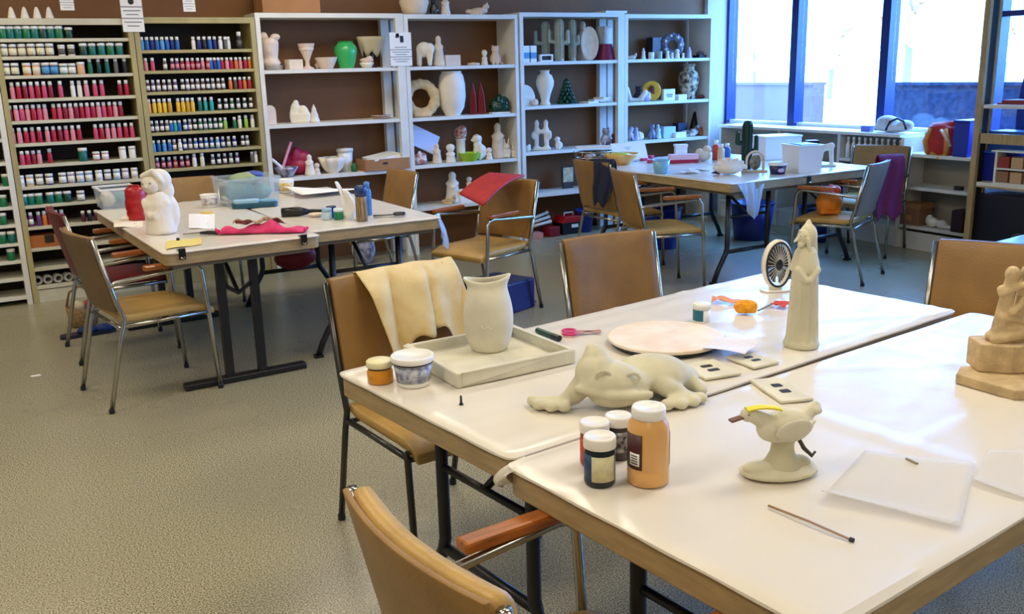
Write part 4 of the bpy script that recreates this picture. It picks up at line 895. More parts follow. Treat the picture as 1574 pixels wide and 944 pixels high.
# notices
def notice(px0, py0, px1, py1, Y, label, lines=7):
    a, c = wl(px0, py0, Y), wl(px1, py1, Y); w_, h = abs(c.x-a.x), abs(a.z-c.z)
    t = thing('paper_notice', label, 'notice', ((a.x+c.x)/2, Y, c.z), 0, 'paper notices')
    sh_ = MB().b2((-w_/2, 0, 0), (w_/2, .002, h)).obj('sheet', m_paper, t)
    for k in range(lines):
        ww = w_*(.28+.12*((k*7) % 3)); z = h*(.12+.5*k/lines)
        MB().b2((-ww, -.0012, z), (ww, 0, z+h*.02)).obj('print_line', mat('grey_ink', (120, 116, 112), .7), sh_)
    return t, w_, h
t, w_, h = notice(598, 50, 634, 101, FY-.012, 'white paper notice with a dark emblem taped between two shelf bays')
MB().prism([(-.2*w_, 0), (-.12*w_, .02), (-.05*w_, 0), (-.05*w_, .04), (-.2*w_, .04)], -.001, 0, RX(PI/2)).obj('emblem', m_ink, t).location = (0, 0, h*.82)
MB().b2((-.02*w_, -.0015, h*.70), (.14*w_, 0, h*.9)).b2((-.22*w_, -.0015, h*.84), (-.1*w_, 0, h*.9)).obj('emblem', m_ink, t)
t, w_, h = notice(181, -22, 223, 49, FY-.012, 'large white notice taped between the two paint racks', 6)
MB().lathe([(.02, 0), (.02, .0015)], 12).obj('emblem', m_ink, t).matrix_local = Matrix.Translation((0, -.001, h*.66)) @ Matrix.Rotation(PI/2, 4, 'X')
notice(89, -16, 115, 16, FY-.012, 'small white notice at the top left of the paint racks', 4)
notice(279, -14, 301, 18, FY-.012, 'small white notice above the blue-bottle rack', 4)
# four white cones on the paint rack
for i, px in enumerate((18, 38, 57, 76)):
    loc, m_ = sp(px, 24, ZP1[0]+.131, .05)
    single(MB().lathe([(6*m_, 0), (6*m_, 2*m_), (3*m_, 14*m_), (1.5*m_, 17*m_), (0, 17.5*m_)], 12), 'ceramic_cone', m_bisque, 'small white cone on top of the red-bottle rack, %s from the left' % ORD[i+1], 'cone', loc, 0, 'white cones on the rack', smooth=True)
# unit 2, upper shelf
Zb = 1.571
fig('elephant', 653, 101, 38, Zb, m_bisque, 'white ceramic elephant right of the notice', sxy=.8)
fig('robed', 675, 100, 46, Zb, m_cwhite, 'slim tall white figurine right of the white elephant', sxy=.8)
bx(694, 101, 22, 16, .08, Zb, m_pink, 'small pink box on the upper shelf beside the slim figurine', 'box', 'ceramic_box')
loc, m_ = sp(728, 99, Zb, .1); single(MB().lathe([(9*m_, 0), (10*m_, 3*m_), (0, 4.5*m_)], 14), 'shallow_dish', m_cwhite, 'low cream dish on the upper shelf left of the mouse figurine', 'dish', loc, smooth=True)
fig('child', 745, 99, 23, Zb, m_bisque, 'small white and dark child figurine on the upper shelf', sxy=.8)
fig('cat', 762, 99, 30, Zb, m_pink, 'mouse-like seated figurine with big ears at the right end of the upper shelf')
# unit 1, second shelf
loc, m_ = sp(416, 192, Z2, .1); U = m_
single(MB().prism([(-9*U, 0), (9*U, 0), (9*U, 20*U)]+[(9*U*math.cos(q*PI/8), 20*U+9*U*math.sin(q*PI/8)) for q in range(1, 8)]+[(-9*U, 20*U)], -.02, .02, RX(PI/2)), 'tombstone', m_pink, 'rounded pinkish tombstone shape at the left end of the second shelf', 'ornament', loc, 0, bevel=.004)
fig('castle', 463, 191, 35, Z2, m_bisque, 'craggy cream castle figure on the second shelf')
loc, m_ = sp(484, 190, Z2, .08); single(MB().lathe([(8*m_, 0), (8*m_, 3*m_), (6*m_, 9*m_), (6.5*m_, 10*m_), (3.5*m_, 18*m_), (4*m_, 19*m_), (0, 28*m_)], 12), 'ceramic_tree', m_bisque, 'small white cone tree beside the craggy castle', 'ornament', loc, smooth=True)
loc, m_ = sp(586, 183, Z2, .14); U = m_
t = thing('plate_stack', 'two flat pale plates at the right end of the second shelf', 'plates', loc)
for i in range(2): MB().lathe([(8*U, 3*i*U), (15*U, (3*i+1.5)*U), (16*U, (3*i+2.2)*U), (0, (3*i+1.4)*U)], 20).obj('plate', m_pink, t, smooth=True)
# unit 2, second shelf
loc, m_ = sp(649, 179, 1.155, .12); U = m_
o = blob([('e', (22*U*math.cos(q*PI/8), 0, 28*U+22*U*math.sin(q*PI/8)), (8*U+1.5*U*(q % 2), 6*U, 8*U)) for q in range(16)] + [('b', (0, 0, 3*U), (26*U, 14*U, 6*U))], 1.8*U, 'wreath', mat('buff_bisque', (214, 186, 138), .8, var=.1, vscale=18)); o.location = loc; o.rotation_euler = (-.12, 0, CA*.5); tag(o, 'round buff ceramic wreath with a hole, on the second shelf', 'wreath')
pot([(.55, 0), (.6, .04), (.86, .18), (1, .42), (.98, .7), (.86, .9), (.72, .97), (.74, 1)], 696, 176, 66, 42, 1.155, m_bisque, 'large white egg-shaped vase on the second shelf', 'vase', 'vase')
loc, m_ = sp(734, 174, 1.155, .13); U = m_
t = thing('angel_wings', 'pair of tall dark red pointed ceramic wings on the second shelf', 'ornament', loc, CA*.6)
for s in (-1, 1): MB().prism([(s*1*U, 0), (s*13*U, 0), (s*11*U, 30*U), (s*6*U, 48*U), (s*2*U, 30*U)], -.015, .015, RX(PI/2)).obj('wing', paint((122, 18, 22), .25), t, bevel=.006)
fig('lump', 768, 168, 30, 1.155, mat('dark_green_glaze', (16, 62, 52), .2, var=.4, vscale=30), 'dark green glazed holly cluster on the second shelf', sxy=1.15)
loc, m_ = sp(768, 171, 1.155, .07); single(MB().b2((-.09, -.03, 0), (.09, .03, .012)), 'flat_tile', m_bisque, 'flat white tile in front of the dark green holly cluster', 'tile', loc)
# unit 1, third shelf
fig('lump', 458, 263, 44, Z3, mat('magenta_bag', (164, 22, 74), .45, var=.2, vscale=12), 'crumpled magenta plastic bag on the third shelf', off=.2, sxy=1.1, cat='bag', name='plastic_bag')
loc, m_ = sp(441, 272, Z3, .08); U = m_
t = thing('mixing_bowl', 'dark blue and white bowl with a pink stick in it, third shelf', 'bowl', loc)
MB().lathe([(9*U, 0), (17*U, 12*U), (18*U, 15*U), (16*U, 15*U), (8*U, 4*U), (0, 3*U)], 20).obj('bowl', mat('blue_white_glaze', (206, 200, 210), .3, rgb2=(50, 48, 96), vscale=22), t, smooth=True)
MB().tube([(-8*U, 0, 8*U), (12*U, 4*U, 52*U)], 2.2*U, 8).obj('stick', paint((226, 150, 170)), t); MB().tube([(-2*U, 0, 10*U), (-20*U, 3*U, 28*U)], 2.4*U, 8).obj('spatula', m_wplas, t)
fig('robed', 477, 268, 32, Z3, m_bisque, 'cream seated figurine on the third shelf beside the magenta bag', off=.07)
fig('child', 488, 268, 18, Z3, m_pink, 'tiny cream figurine on the third shelf next to the flower bowl', off=.06)
loc, m_ = sp(512, 267, Z3, .11); U = m_
t = thing('flower_bowl', 'white petal-edged bowl on the third shelf', 'bowl', loc)
b = MB(); b.grid(lambda u, v: ((8+12*v+2.5*v*math.sin(8*2*PI*u))*U*math.cos(2*PI*u), (8+11*v+2.5*v*math.sin(8*2*PI*u))*U*math.sin(2*PI*u), (2+22*v*v)*U), 49, 6); b.obj('bowl', m_bisque, t, smooth=True, solid=.005); MB().lathe([(9*U, 0), (8*U, 3*U), (0, 3*U)], 16).obj('foot_ring', m_bisque, t)
loc, m_ = sp(532, 266, Z3, .2); U = m_
t = thing('tub', 'white lidded tub behind the petal-edged bowl, third shelf', 'tub', loc); MB().lathe([(10*U, 0), (12*U, 30*U)], 20).obj('body', m_wplas, t, smooth=True); MB().lathe([(13*U, 29*U), (13*U, 34*U), (0, 35*U)], 20).obj('lid', m_wplas, t, smooth=True)
loc, m_ = sp(545, 265, Z3, .08); single(MB().lathe([(5*m_, 0), (5*m_, 8*m_), (3*m_, 10*m_), (3*m_, 13*m_), (0, 13*m_)], 12), 'green_bottle_stub', paint((20, 104, 62)), 'short green bottle beside the cardboard tray, third shelf', 'bottle', loc, smooth=True)
loc, m_ = sp(589, 262, Z3, .10); U = m_
t = thing('cardboard_tray', 'open cardboard tray full of white papers at the right of the third shelf', 'box', loc)
b = MB(); w_, d_, h = 36*U, .11, 17*U
for s in (-1, 1): b.b2((-w_, s*d_-.003, 0), (w_, s*d_+.003, h)); b.b2((s*w_-.003, -d_+.003, 0), (s*w_+.003, d_-.003, h))
b.b2((-w_, -d_, 0), (w_, d_, .004)); b.obj('tray', m_card, t)
for i, (a0, zz) in enumerate(((.1, 14), (-.15, 16.5), (.25, 19))):
    o = MB().b2((-26*U, -.09, 0), (26*U, .09, 2*U)).obj('paper_stack', m_paper, t); o.location = (0, 0, zz*U); o.rotation_euler = (.05*i, -.06*i, a0)
MB().b2((-8*U, -d_-.0045, 9*U), (0, -d_-.003, 12*U)).obj('hand_slot', m_ink, t)
# unit 2, third shelf
Zc3 = .76
loc, m_ = sp(650, 252, Zc3, .16); U = m_
o = single(MB().b2((-24*U, -.01, 0), (24*U, .01, 30*U)), 'foam_board', paint((214, 218, 238), .6), 'slanted pale lavender board leaning at the left of the third shelf', 'board', (loc[0]-.01, loc[1], loc[2]+22*U)); o.rotation_euler = (-.2, .45, 0)
fig('lump', 646, 251, 22, Zc3, mat('red_white_glaze', (150, 24, 30), .3, rgb2=(236, 226, 220), vscale=26), 'small red and white ornament under the slanted board', off=.07)
fig('robed', 672, 248, 30, Zc3, m_cwhite, 'cream leaning figurine next to the red and white ornament', off=.08)
fig('child', 693, 246, 28, Zc3, m_bisque, 'cream child figurine left of the lime green dish', off=.08)
loc, m_ = sp(709, 245, Zc3, .17); U = m_
t = thing('santa_candle', 'white column figurine with a red and white top on the third shelf', 'figurine', loc, CA)
MB().lathe([(9*U, 0), (9*U, 3*U), (7*U, 6*U), (7*U, 30*U), (9*U, 33*U)], 14).obj('column', m_bisque, t, smooth=True)
blob([('e', (0, 0, 41*U), (10*U, 9*U, 10*U)), ('e', (3*U, -2*U, 46*U), (7*U, 8*U, 7*U))], 1.4*U, 'head', mat('red_cap_glaze', (176, 40, 30), .4, rgb2=(230, 214, 196), vscale=40), t)
pot([(.6, 0), (.7, .2), (1, 1)], 721, 243, 13, 36, Zc3, paint((164, 206, 44), .4), 'bright lime green dish on the third shelf', 'dish', 'dish', off=.06)
fig('dog', 736, 243, 40, Zc3, m_bisque, 'white seated dog figurine right of the lime green dish', off=.12)
fig('robed', 766, 243, 54, Zc3, m_cwhite, 'tall cream robed figurine on the third shelf', off=.13, sxy=.85)
fig('child', 752, 243, 18, Zc3, m_bisque, 'tiny white figurine between the dog and the tall robed figurine', off=.07)
fig('rabbit', 779, 242, 30, Zc3, m_bisque, 'white rabbit figurine with upright ears right of the robed figurine', off=.09)
fig('rabbit', 790, 242, 24, Zc3, m_bisque, 'smallest white rabbit at the right end of the third shelf', off=.09)
# unit 2, low shelf
fig('robed', 697, 322, 48, .40, m_bisque, 'white robed statuette on the low shelf behind the red-draped chair', off=.13)
fig('sleep', 690, 325, 16, .40, m_stone, 'low tan animal figure beside the white robed statuette', off=.06, sxy=1.0)
t0, m_ = sp(721, 325, .40, .09); U = m_
t = thing('card_package', 'white printed package on the low shelf behind the red-draped chair', 'package', t0); MB().b2((-16*U, -.03, 0), (16*U, .03, 20*U)).obj('body', m_paper, t); MB().b2((-6*U, -.0315, 6*U), (0, -.03, 11*U)).obj('print', m_ink, t); MB().b2((3*U, -.0315, 5*U), (7*U, -.03, 8*U)).obj('print', m_red, t)
fig('child', 722, 305, 18, .40+20*U, m_pink, 'small pink figurine standing on the white printed package', off=.09)
# unit 3
Zc = ZD
for i, px in enumerate((808, 819)):
    loc, m_ = sp(px, 93, Zc[0], .07); t = thing('paint_carton', '%s small white and blue carton at the left end of the cactus shelf' % ('left', 'right')[i], 'carton', loc)
    MB().b2((-5*m_, -.02, 0), (5*m_, .02, 24*m_)).obj('body', m_wplas, t); MB().b2((-5.1*m_, -.0205, 5*m_), (5.1*m_, .0205, 14*m_)).obj('blue_band', paint((70, 140, 180)), t)
loc, m_ = sp(839, 92, Zc[0], .06); t = thing('white_frame', 'low white frame lying in front of the left cactus', 'frame', loc); MB().b2((-.065, -.02, 0), (.065, .02, .012)).b2((-.065, -.02, .05), (.065, .02, .062)).b2((-.065, -.02, .012), (-.053, .02, .05)).b2((.053, -.02, .012), (.065, .02, .05)).obj('frame', m_wplas, t); MB().b2((-.053, .0, .012), (.053, .01, .05)).obj('panel', m_ink, t)
m_cac = mat('grey_green_cactus', (168, 172, 150), .7, var=.12, vscale=20)
def cactus(px, py, hpx, rpx, z, arms, m, label, off=.13, loc=None, mm=None):
    if loc is None: loc, mm = sp(px, py, z, off)
    U = mm; pr = [('c', (0, 0, rpx*U*.6), (0, 0, (hpx-rpx)*U), rpx*U, rpx*U*.95), ('l', [(rpx*1.1*U, 0), (rpx*U, 3*U)])]
    for s, z0, reach, z1, ra in arms:
        pr += [('c', (0, 0, z0*U), (s*reach*U, 0, (z0+2)*U), ra*U, ra*U), ('c', (s*reach*U, 0, (z0+2)*U), (s*reach*U, 0, z1*U), ra*U, ra*.9*U)]
    t = thing('cactus_figure', label, 'figurine', loc, CA)
    blob(pr, max(1.0*U, .0025), 'body', m, t)
    b = MB()
    for k in range(10):
        a = 2*PI*k/10; b.tube([(rpx*1.0*U*math.cos(a), rpx*1.0*U*math.sin(a), 4*U), (rpx*1.0*U*math.cos(a), rpx*1.0*U*math.sin(a), (hpx-rpx)*U), (rpx*.55*U*math.cos(a), rpx*.55*U*math.sin(a), (hpx-rpx*.2)*U)], .8*U, 4)
    b.obj('ribs', m, t); return t
cactus(839, 90, 60, 6, Zc[0], [(-1, 26, 15, 44, 3.2), (1, 30, 9, 44, 3)], m_cac, 'grey-green ceramic cactus, leftmost of three', .2)
cactus(860, 92, 64, 7, Zc[0], [(-1, 28, 15, 46, 3.2), (1, 26, 13, 44, 3.4)], m_cac, 'grey-green ceramic cactus, tallest and middle of three', .10)
cactus(880, 92, 62, 5.6, Zc[0], [(-1, 24, 9, 40, 2.8), (1, 24, 9, 36, 2.8)], m_cac, 'grey-green ceramic cactus beside the upright cream platter', .14)
loc, m_ = sp(904, 92, Zc[0], .13); U = m_
o = single(MB().lathe([(0, 0), (12*U, .002), (20*U, .012), (21*U, .018), (19*U, .018), (11*U, .010), (0, .008)], 28, sx=.66, sy=1.2), 'platter', m_cwhite, 'cream oval platter standing upright right of the cacti', 'platter', (loc[0], loc[1]-.02, loc[2]+25*U)); o.rotation_euler = (PI/2-.12, 0, CA*.7)
fig('robed', 896, 92, 60, Zc[0], m_cwhite, 'slim cream figurine behind the cream oval platter', off=.24, sxy=.7)
pot([(1, 0), (.98, .05), (.7, .85), (.66, 1)], 931, 92, 24, 30, Zc[0], paint((128, 16, 70), .4), 'magenta flower pot at the right end of the cactus shelf', 'pot', 'flower_pot')
loc, m_ = sp(929, 91, Zc[0], .25); U = m_
b = MB(); b.grid(lambda u, v: ((8+4*v+2*v*math.sin(12*PI*u))*U*math.cos(2*PI*u), (6+3*v)*U*math.sin(2*PI*u), (22+28*v)*U), 49, 5); b.lathe([(8*U, 0), (8*U, 23*U), (0, 23*U)], 12)
single(b, 'ruffled_vase', m_bisque, 'white ruffled vase behind the magenta pot', 'vase', loc, smooth=True, solid=.003)
fig('child', 948, 91, 20, Zc[0], m_pink, 'tiny pink figurine right of the magenta pot', off=.06, sxy=.7)
loc, m_ = sp(811, 161, Zc[1], .1); single(MB().prism([(-9*m_, 0), (7*m_, 0)]+[(-6*m_+18*m_*math.cos(q*.2), 10*m_+22*m_*math.sin(q*.2)) for q in range(0, 8)]+[(-9*m_, 32*m_)], -.02, .02, RX(PI/2)), 'fan_ornament', m_bisque, 'white fan-shaped ornament left of the white urn', 'ornament', loc, bevel=.003)
pot([(.55, 0), (.6, .03), (.45, .12), (.6, .3), (.95, .55), (1, .68), (.8, .84), (.42, .92), (.4, .95), (.6, 1)], 838, 161, 52, 28, Zc[1], m_bisque, 'white ceramic urn on the second shelf of the cactus unit', 'vase', 'vase', off=.12)
fig('lump', 822, 162, 12, Zc[1], m_pink, 'small pinkish lump beside the white urn', off=.06, cat='ornament')
loc, m_ = sp(871, 161, Zc[1], .13); U = m_
t = thing('ceramic_tree', 'dark green ceramic Christmas tree on the second shelf', 'ornament', loc)
b = MB()
for i in range(6):
    z0 = (3+5.6*i)*U; R_ = (16-2.3*i)*U
    for k in range(9): a = 2*PI*k/9+i*.35; b.tube([(0, 0, z0+4*U), (R_*.7*math.cos(a), R_*.7*math.sin(a), z0+2*U), (R_*math.cos(a), R_*math.sin(a), z0-1.5*U)], [3*U, 2.6*U, .8*U], 5)
b.lathe([(6*U, 0), (5*U, 20*U), (2*U, 36*U), (0, 40*U)], 8); b.obj('branches', mat('dark_green_glaze2', (22, 70, 50), .25, var=.3, vscale=30), t, smooth=True); MB().lathe([(14*U, 0), (13*U, 2.5*U), (0, 3*U)], 16).obj('base', mat('dark_green_glaze2'), t)
t0, m_ = sp(915, 158, Zc[1], .1); U = m_
t = thing('paper_pile', 'loose pile of white papers at the right of the second shelf', 'papers', t0)
for i, (dx, a0, ww) in enumerate(((-12, .1, 20), (6, -.2, 24), (14, .15, 18))):
    o = MB().b2((-ww*U/2, -.07, 0), (ww*U/2, .07, 2.6*U)).obj('sheaf', m_paper, t); o.location = (dx*U, .0, 2.7*i*U); o.rotation_euler = (0, 0, a0)
fig('couple', 833, 233, 46, Zc[2], m_bisque, 'white ceramic couple holding each other, third shelf', off=.12, sxy=.72)
fig('dog', 858, 232, 20, Zc[2], m_bisque, 'small white animal figurine right of the white couple', off=.1, sxy=1.1)
loc, m_ = sp(811, 233, Zc[2], .08); single(MB().ell((0, 0, 5*m_), 5*m_).ell((3*m_, 0, 9*m_), 2.5*m_), 'ball_ornament', m_bisque, 'small white ball ornament left of the white couple', 'ornament', loc, smooth=True)
fig('cat', 931, 219, 28, Zc[2], mat('black_white_glaze', (28, 26, 40), .25, rgb2=(210, 206, 214), vscale=16), 'black and white cat figurine on the third shelf behind the wire basket', off=.12)
fig('child', 944, 218, 18, Zc[2], paint((110, 40, 60)), 'small dark red figurine beside the black and white cat', off=.1)
loc, m_ = sp(873, 295, Zc[3], .2); t = thing('picture_card', 'small framed cream picture standing on the low shelf', 'picture', loc); U = m_
MB().b2((-11*U, -.008, 8*U), (11*U, .008, 34*U)).b2((-9*U, -.01, 0), (9*U, .01, 9*U)).obj('frame', mat('dark_frame', (60, 46, 40), .5), t); MB().b2((-9*U, -.0095, 10*U), (9*U, -.008, 32*U)).obj('picture', mat('cream_picture', (226, 206, 160), .6, rgb2=(176, 160, 120), vscale=20), t)
# floor below unit 3
p = at(874, 350, 0); p = Vector((wl(874, 345, FY+.14).x, FY+.14, 0)); U = mpp(p)
t = thing('tool_box', 'red-lidded black tool box on the floor under the cactus unit', 'box', (p.x, p.y, 0))
MB().b2((-20*U, -.09, 0), (20*U, .09, 18*U)).obj('body', m_blackp, t, bevel=.004); MB().prism([(-21*U, 18*U), (21*U, 18*U), (15*U, 27*U), (-15*U, 27*U)], -.095, .095, RX(PI/2)).obj('lid', m_red, t, bevel=.004); MB().b2((-4*U, -.093, 10*U), (8*U, -.09, 15*U)).obj('paper_label', m_paper, t); MB().tube([(-8*U, 0, 26*U), (-8*U, 0, 31*U), (8*U, 0, 31*U), (8*U, 0, 26*U)], 1.3*U, 6).obj('handle', m_wplas, t)
p = Vector((wl(846, 352, FY+.1).x, FY+.1, 0)); single(MB().b2((-.06, -.07, 0), (.06, .07, .09)), 'storage_box', paint((130, 20, 30)), 'dark red box on the floor left of the tool box', 'box', p, .1, bevel=.004)
p = Vector((wl(822, 354, FY+.08).x, FY+.08, 0)); single(MB().b2((-.06, -.06, 0), (.06, .06, .055)), 'storage_box', paint((210, 150, 140)), 'low pink box on the floor left of the dark red box', 'box', p, -.1, bevel=.004)
for i in range(3):
    single(MB().tube([(-.13, 0, 0), (.13, .02, .03)], .014, 8).ell((.13, .02, .03), .018), 'plaster_pipe', m_bisque, ('lowest', 'middle', 'topmost')[i]+' white plaster rod across the boxes under the cactus unit', 'rod', (p.x+.05+.02*i, p.y+.03*i, .105+.035*i), .15*i, smooth=True)
p = Vector((wl(898, 338, FY+.1).x, FY+.1, 0)); single(MB().lathe([(.07, 0), (.09, .2), (.095, .2), (.095, .215), (.085, .215), (.065, .02), (0, .02)], 18), 'bucket', paint((30, 60, 150)), 'small blue bucket on the floor beside the tool box', 'bucket', p, smooth=True)
# unit 4
Zd = [1.59, 1.195, .83, .42]
fig('sleep', 971, 89, 11, Zd[0], m_pink, 'small pink curled animal at the left of the window unit shelf', off=.08)
fig('robed', 989, 89, 17, Zd[0], m_bisque, 'small white robed figurine on the top shelf of the window unit', off=.08, sxy=.8)
pot([(.8, 0), (1, .1), (1, 1)], 1001, 88, 10, 9, Zd[0], m_bisque, 'tiny white cup on the top shelf of the window unit', 'cup', 'cup', off=.07)
pot([(.8, 0), (1, .1), (1, 1)], 1013, 88, 11, 10, Zd[0], m_cac, 'tiny grey-green cup on the top shelf of the window unit', 'cup', 'cup', off=.07)
bx(1010, 88, 26, 32, .1, Zd[0], paint((44, 34, 40)), 'dark box behind the tiny cups, top shelf of the window unit', 'box', 'storage_box', off=.24)
loc, m_ = sp(1033, 88, Zd[0], .15); U = m_
t = thing('wreath', 'blue-grey glazed wreath with white berries on the top shelf of the window unit', 'wreath', loc, CA)
blob([('e', (13*U*math.cos(q*PI/6), 0, 20*U+13*U*math.sin(q*PI/6)), (6*U, 5*U, 6*U)) for q in range(12)], 1.4*U, 'ring', mat('blue_grey_glaze', (70, 82, 110), .3, rgb2=(130, 140, 160), vscale=24), t)
for q in range(7): MB().ell((12*U*math.cos(q*.9), -5*U, 20*U+14*U*math.sin(q*.9)), 2.2*U, 8, 6).obj('berry', m_bisque, t, smooth=True)
MB().b2((-10*U, -4*U, 0), (10*U, 4*U, 4*U)).obj('foot', mat('blue_grey_glaze'), t)
for i, (px, hh) in enumerate(((1026, 12), (1033, 9), (1041, 14), (1050, 8))): fig('child', px, 89, hh, Zd[0], m_bisque, 'tiny white figurine in front of the blue-grey wreath, %s from the left' % ORD[i+1], off=.05, group='tiny white figurines')
fig('robed', 1059, 87, 17, Zd[0], mat('lilac_glaze', (190, 180, 214), .4), 'small lilac figurine right of the blue-grey wreath', off=.08)
loc, m_ = sp(1078, 86, Zd[0], .1); U = m_
t = thing('dark_tray', 'dark low tray of trinkets at the right end of the top shelf by the window', 'tray', loc); MB().b2((-10*U, -.05, 0), (10*U, .05, 4*U)).obj('tray', m_blackp, t)
for i in range(4): MB().ell(((-7+4.5*i)*U, 0, 6*U), (2.2*U, 3*U, 3*U+(i % 2)*2*U), 8, 6).obj('trinket', paint([(120, 60, 60), (90, 110, 120), (150, 120, 100), (60, 70, 60)][i]), t, smooth=True)
loc, m_ = sp(978, 157, Zd[1], .1); U = m_
blobthing([('c', (-8*U, 0, 3*U), (10*U, 0, 3*U), 3.4*U, 3*U), ('c', (-10*U, 0, 4*U), (-14*U, 0, 20*U), 4*U, 3.4*U), ('c', (8*U, 0, 5*U), (14*U, 0, 14*U), 5*U, 4*U)], 1.1*U, 'boat_dish', m_bisque, 'white boat-shaped dish left of the orange plate', 'dish', loc, CA)
fig('cat', 981, 156, 24, Zd[1], paint((44, 40, 60)), 'dark blue cat figurine behind the boat-shaped dish', off=.22)
fig('lump', 992, 155, 18, Zd[1], mat('lilac_glaze'), 'lilac lump ornament just left of the orange plate', off=.07, cat='ornament')
loc, m_ = sp(1001, 153, Zd[1], .13); U = m_
t = thing('display_plate', 'orange round plate with a dark flower, standing upright', 'plate', (loc[0], loc[1], loc[2]+15*U), 0)
o = MB().lathe([(0, 0), (8*U, .002), (14*U, .012), (15*U, .014), (14*U, .018), (8*U, .008), (0, .006)], 26).obj('plate', paint((222, 160, 44), .25), t, smooth=True); o.rotation_euler = (PI/2-.1, 0, CA*.8)
for i, (dx, dz, r, c) in enumerate(((0, 3, 4.5, (96, 40, 20)), (3, -4, 3.6, (130, 60, 20)), (-5, -2, 3, (110, 50, 20)), (3, -11, 3, (150, 180, 40)))):
    o = MB().ell((0, 0, 0), (r*U, .003, r*1.2*U), 10, 6).obj('flower', paint(c), t, smooth=True); o.location = (dx*U-.006, -.014, dz*U); o.rotation_euler = (0, 0, CA*.8)
loc, m_ = sp(1027, 153, Zd[1], .08); U = m_
t = thing('message_block', 'small white block sign with grey lettering on the second shelf', 'sign', loc); MB().b2((-11*U, -.02, 0), (11*U, .02, 17*U)).obj('block', m_bisque, t, bevel=.002); MB().b2((-6*U, -.0212, 7.5*U), (6*U, -.02, 9.5*U)).b2((-5*U, -.0212, 5*U), (5.5*U, -.02, 6.5*U)).obj('lettering', mat('grey_ink', (120, 116, 112), .7), t)
bx(1046, 152, 14, 8, .07, Zd[1], m_paper, 'low white box between the block sign and the patterned vase', 'box', 'small_box', off=.08)
pot([(.6, 0), (.66, .05), (.6, .1), (.9, .35), (1, .58), (.85, .76), (.5, .84), (.46, .9), (.66, 1)], 1058, 151, 52, 32, Zd[1], mat('patterned_glaze', (226, 208, 168), .3, rgb2=(36, 30, 34), vscale=26), 'tall dark and cream patterned vase near the window', 'vase', 'vase', off=.15)
loc, m_ = sp(1078, 151, Zd[1], .1); single(MB().ell((0, 0, 3*m_), (7*m_, 6*m_, 3*m_)), 'ceramic_stone', paint((110, 44, 50)), 'dark red oval stone right of the patterned vase', 'ornament', loc, smooth=True)
for i, (k_, px, hh, mm, txt) in enumerate([('child', 969, 22, mat('black_white_glaze'), 'black and white figurine at the left of the third window shelf'), ('robed', 978, 20, mat('lilac_glaze'), 'lilac figurine on the third window shelf'), ('lump', 983, 14, m_bisque, 'white lump ornament with a dark spot on the third window shelf'), ('cat', 1001, 24, mat('blue_grey_glaze'), 'blue-grey glazed cat on the third window shelf'), ('robed', 1011, 22, mat('ice_glaze', (190, 206, 222), .3), 'ice-blue slim figurine on the third window shelf'), ('sleep', 1060, 20, mat('white_black_glaze', (230, 220, 208), .4, rgb2=(60, 40, 34), vscale=18), 'white and brown animal figurine on the third window shelf'), ('lump', 1078, 14, paint((200, 120, 70)), 'orange-brown lump ornament at the right end of the third window shelf')]):
    fig(k_, px, 217-i*.4, hh, Zd[2], mm, txt, off=.10)
bx(1025, 216, 20, 17, .09, Zd[2], paint((176, 206, 228)), 'light blue box on the third window shelf', 'box', 'small_box', off=.13)
bx(1045, 216, 16, 20, .09, Zd[2], paint((30, 40, 70)), 'navy box on the third window shelf', 'box', 'small_box', off=.2)
bx(1044, 216, 18, 8, .06, Zd[2], m_paper, 'low white carton in front of the navy box, third window shelf', 'box', 'small_box', off=.07)
loc, m_ = sp(1067, 215, Zd[2], .2); single(MB().lathe([(9*m_, 0), (8*m_, 8*m_), (2*m_, 34*m_), (0, 36*m_)], 10), 'witch_hat', m_blackp, 'black pointed cone behind the animal figurine near the window', 'ornament', loc, smooth=True)

# ------------------------------------------------------------------ things on the left pair of tables
def tp(px, py, z=TZ): 
    p = at(px, py, z); return p, mpp(p)
p, U = tp(249, 358)
t = thing('bonnet_figurine', 'large cream ceramic child in a bonnet, on the left table', 'figurine', (p.x, p.y, TZ), CA)
blob([('l', [(22*U, 0), (23*U, 3*U), (22*U, 20*U), (21*U, 45*U), (16*U, 58*U), (10*U, 64*U)]), ('e', (9*U, 6*U, 30*U), (20*U, 15*U, 32*U)), ('e', (-6*U, -12*U, 36*U), (13*U, 10*U, 18*U)), ('c', (-17*U, -6*U, 48*U), (-8*U, -20*U, 30*U), 7*U, 6*U), ('c', (14*U, -8*U, 46*U), (0, -20*U, 28*U), 7*U, 6*U)], 1.8*U, 'body', m_bisque, t)
blob([('e', (-6*U, -7*U, 76*U), (14*U, 13*U, 15*U)), ('e', (-9*U, -19*U, 73*U), (3*U, 3*U, 2.5*U))], 1.6*U, 'head', m_bisque, t)
blob([('e', (3*U, 4*U, 80*U), (19*U, 17*U, 18*U)), ('e', (10*U, 8*U, 64*U), (13*U, 12*U, 18*U)), ('c', (-15*U, -10*U, 88*U), (2*U, -14*U, 95*U), 5*U, 5*U), ('c', (2*U, -14*U, 95*U), (12*U, -10*U, 80*U), 5*U, 4*U)], 1.8*U, 'bonnet', m_bisque, t)
for s in (-1, 1): MB().ell(((-8+6*s)*U, -19.3*U, 78*U), 1.6*U, 8, 6).obj('eye', mat('clay_shadow', (150, 134, 110), .8), t, smooth=True)
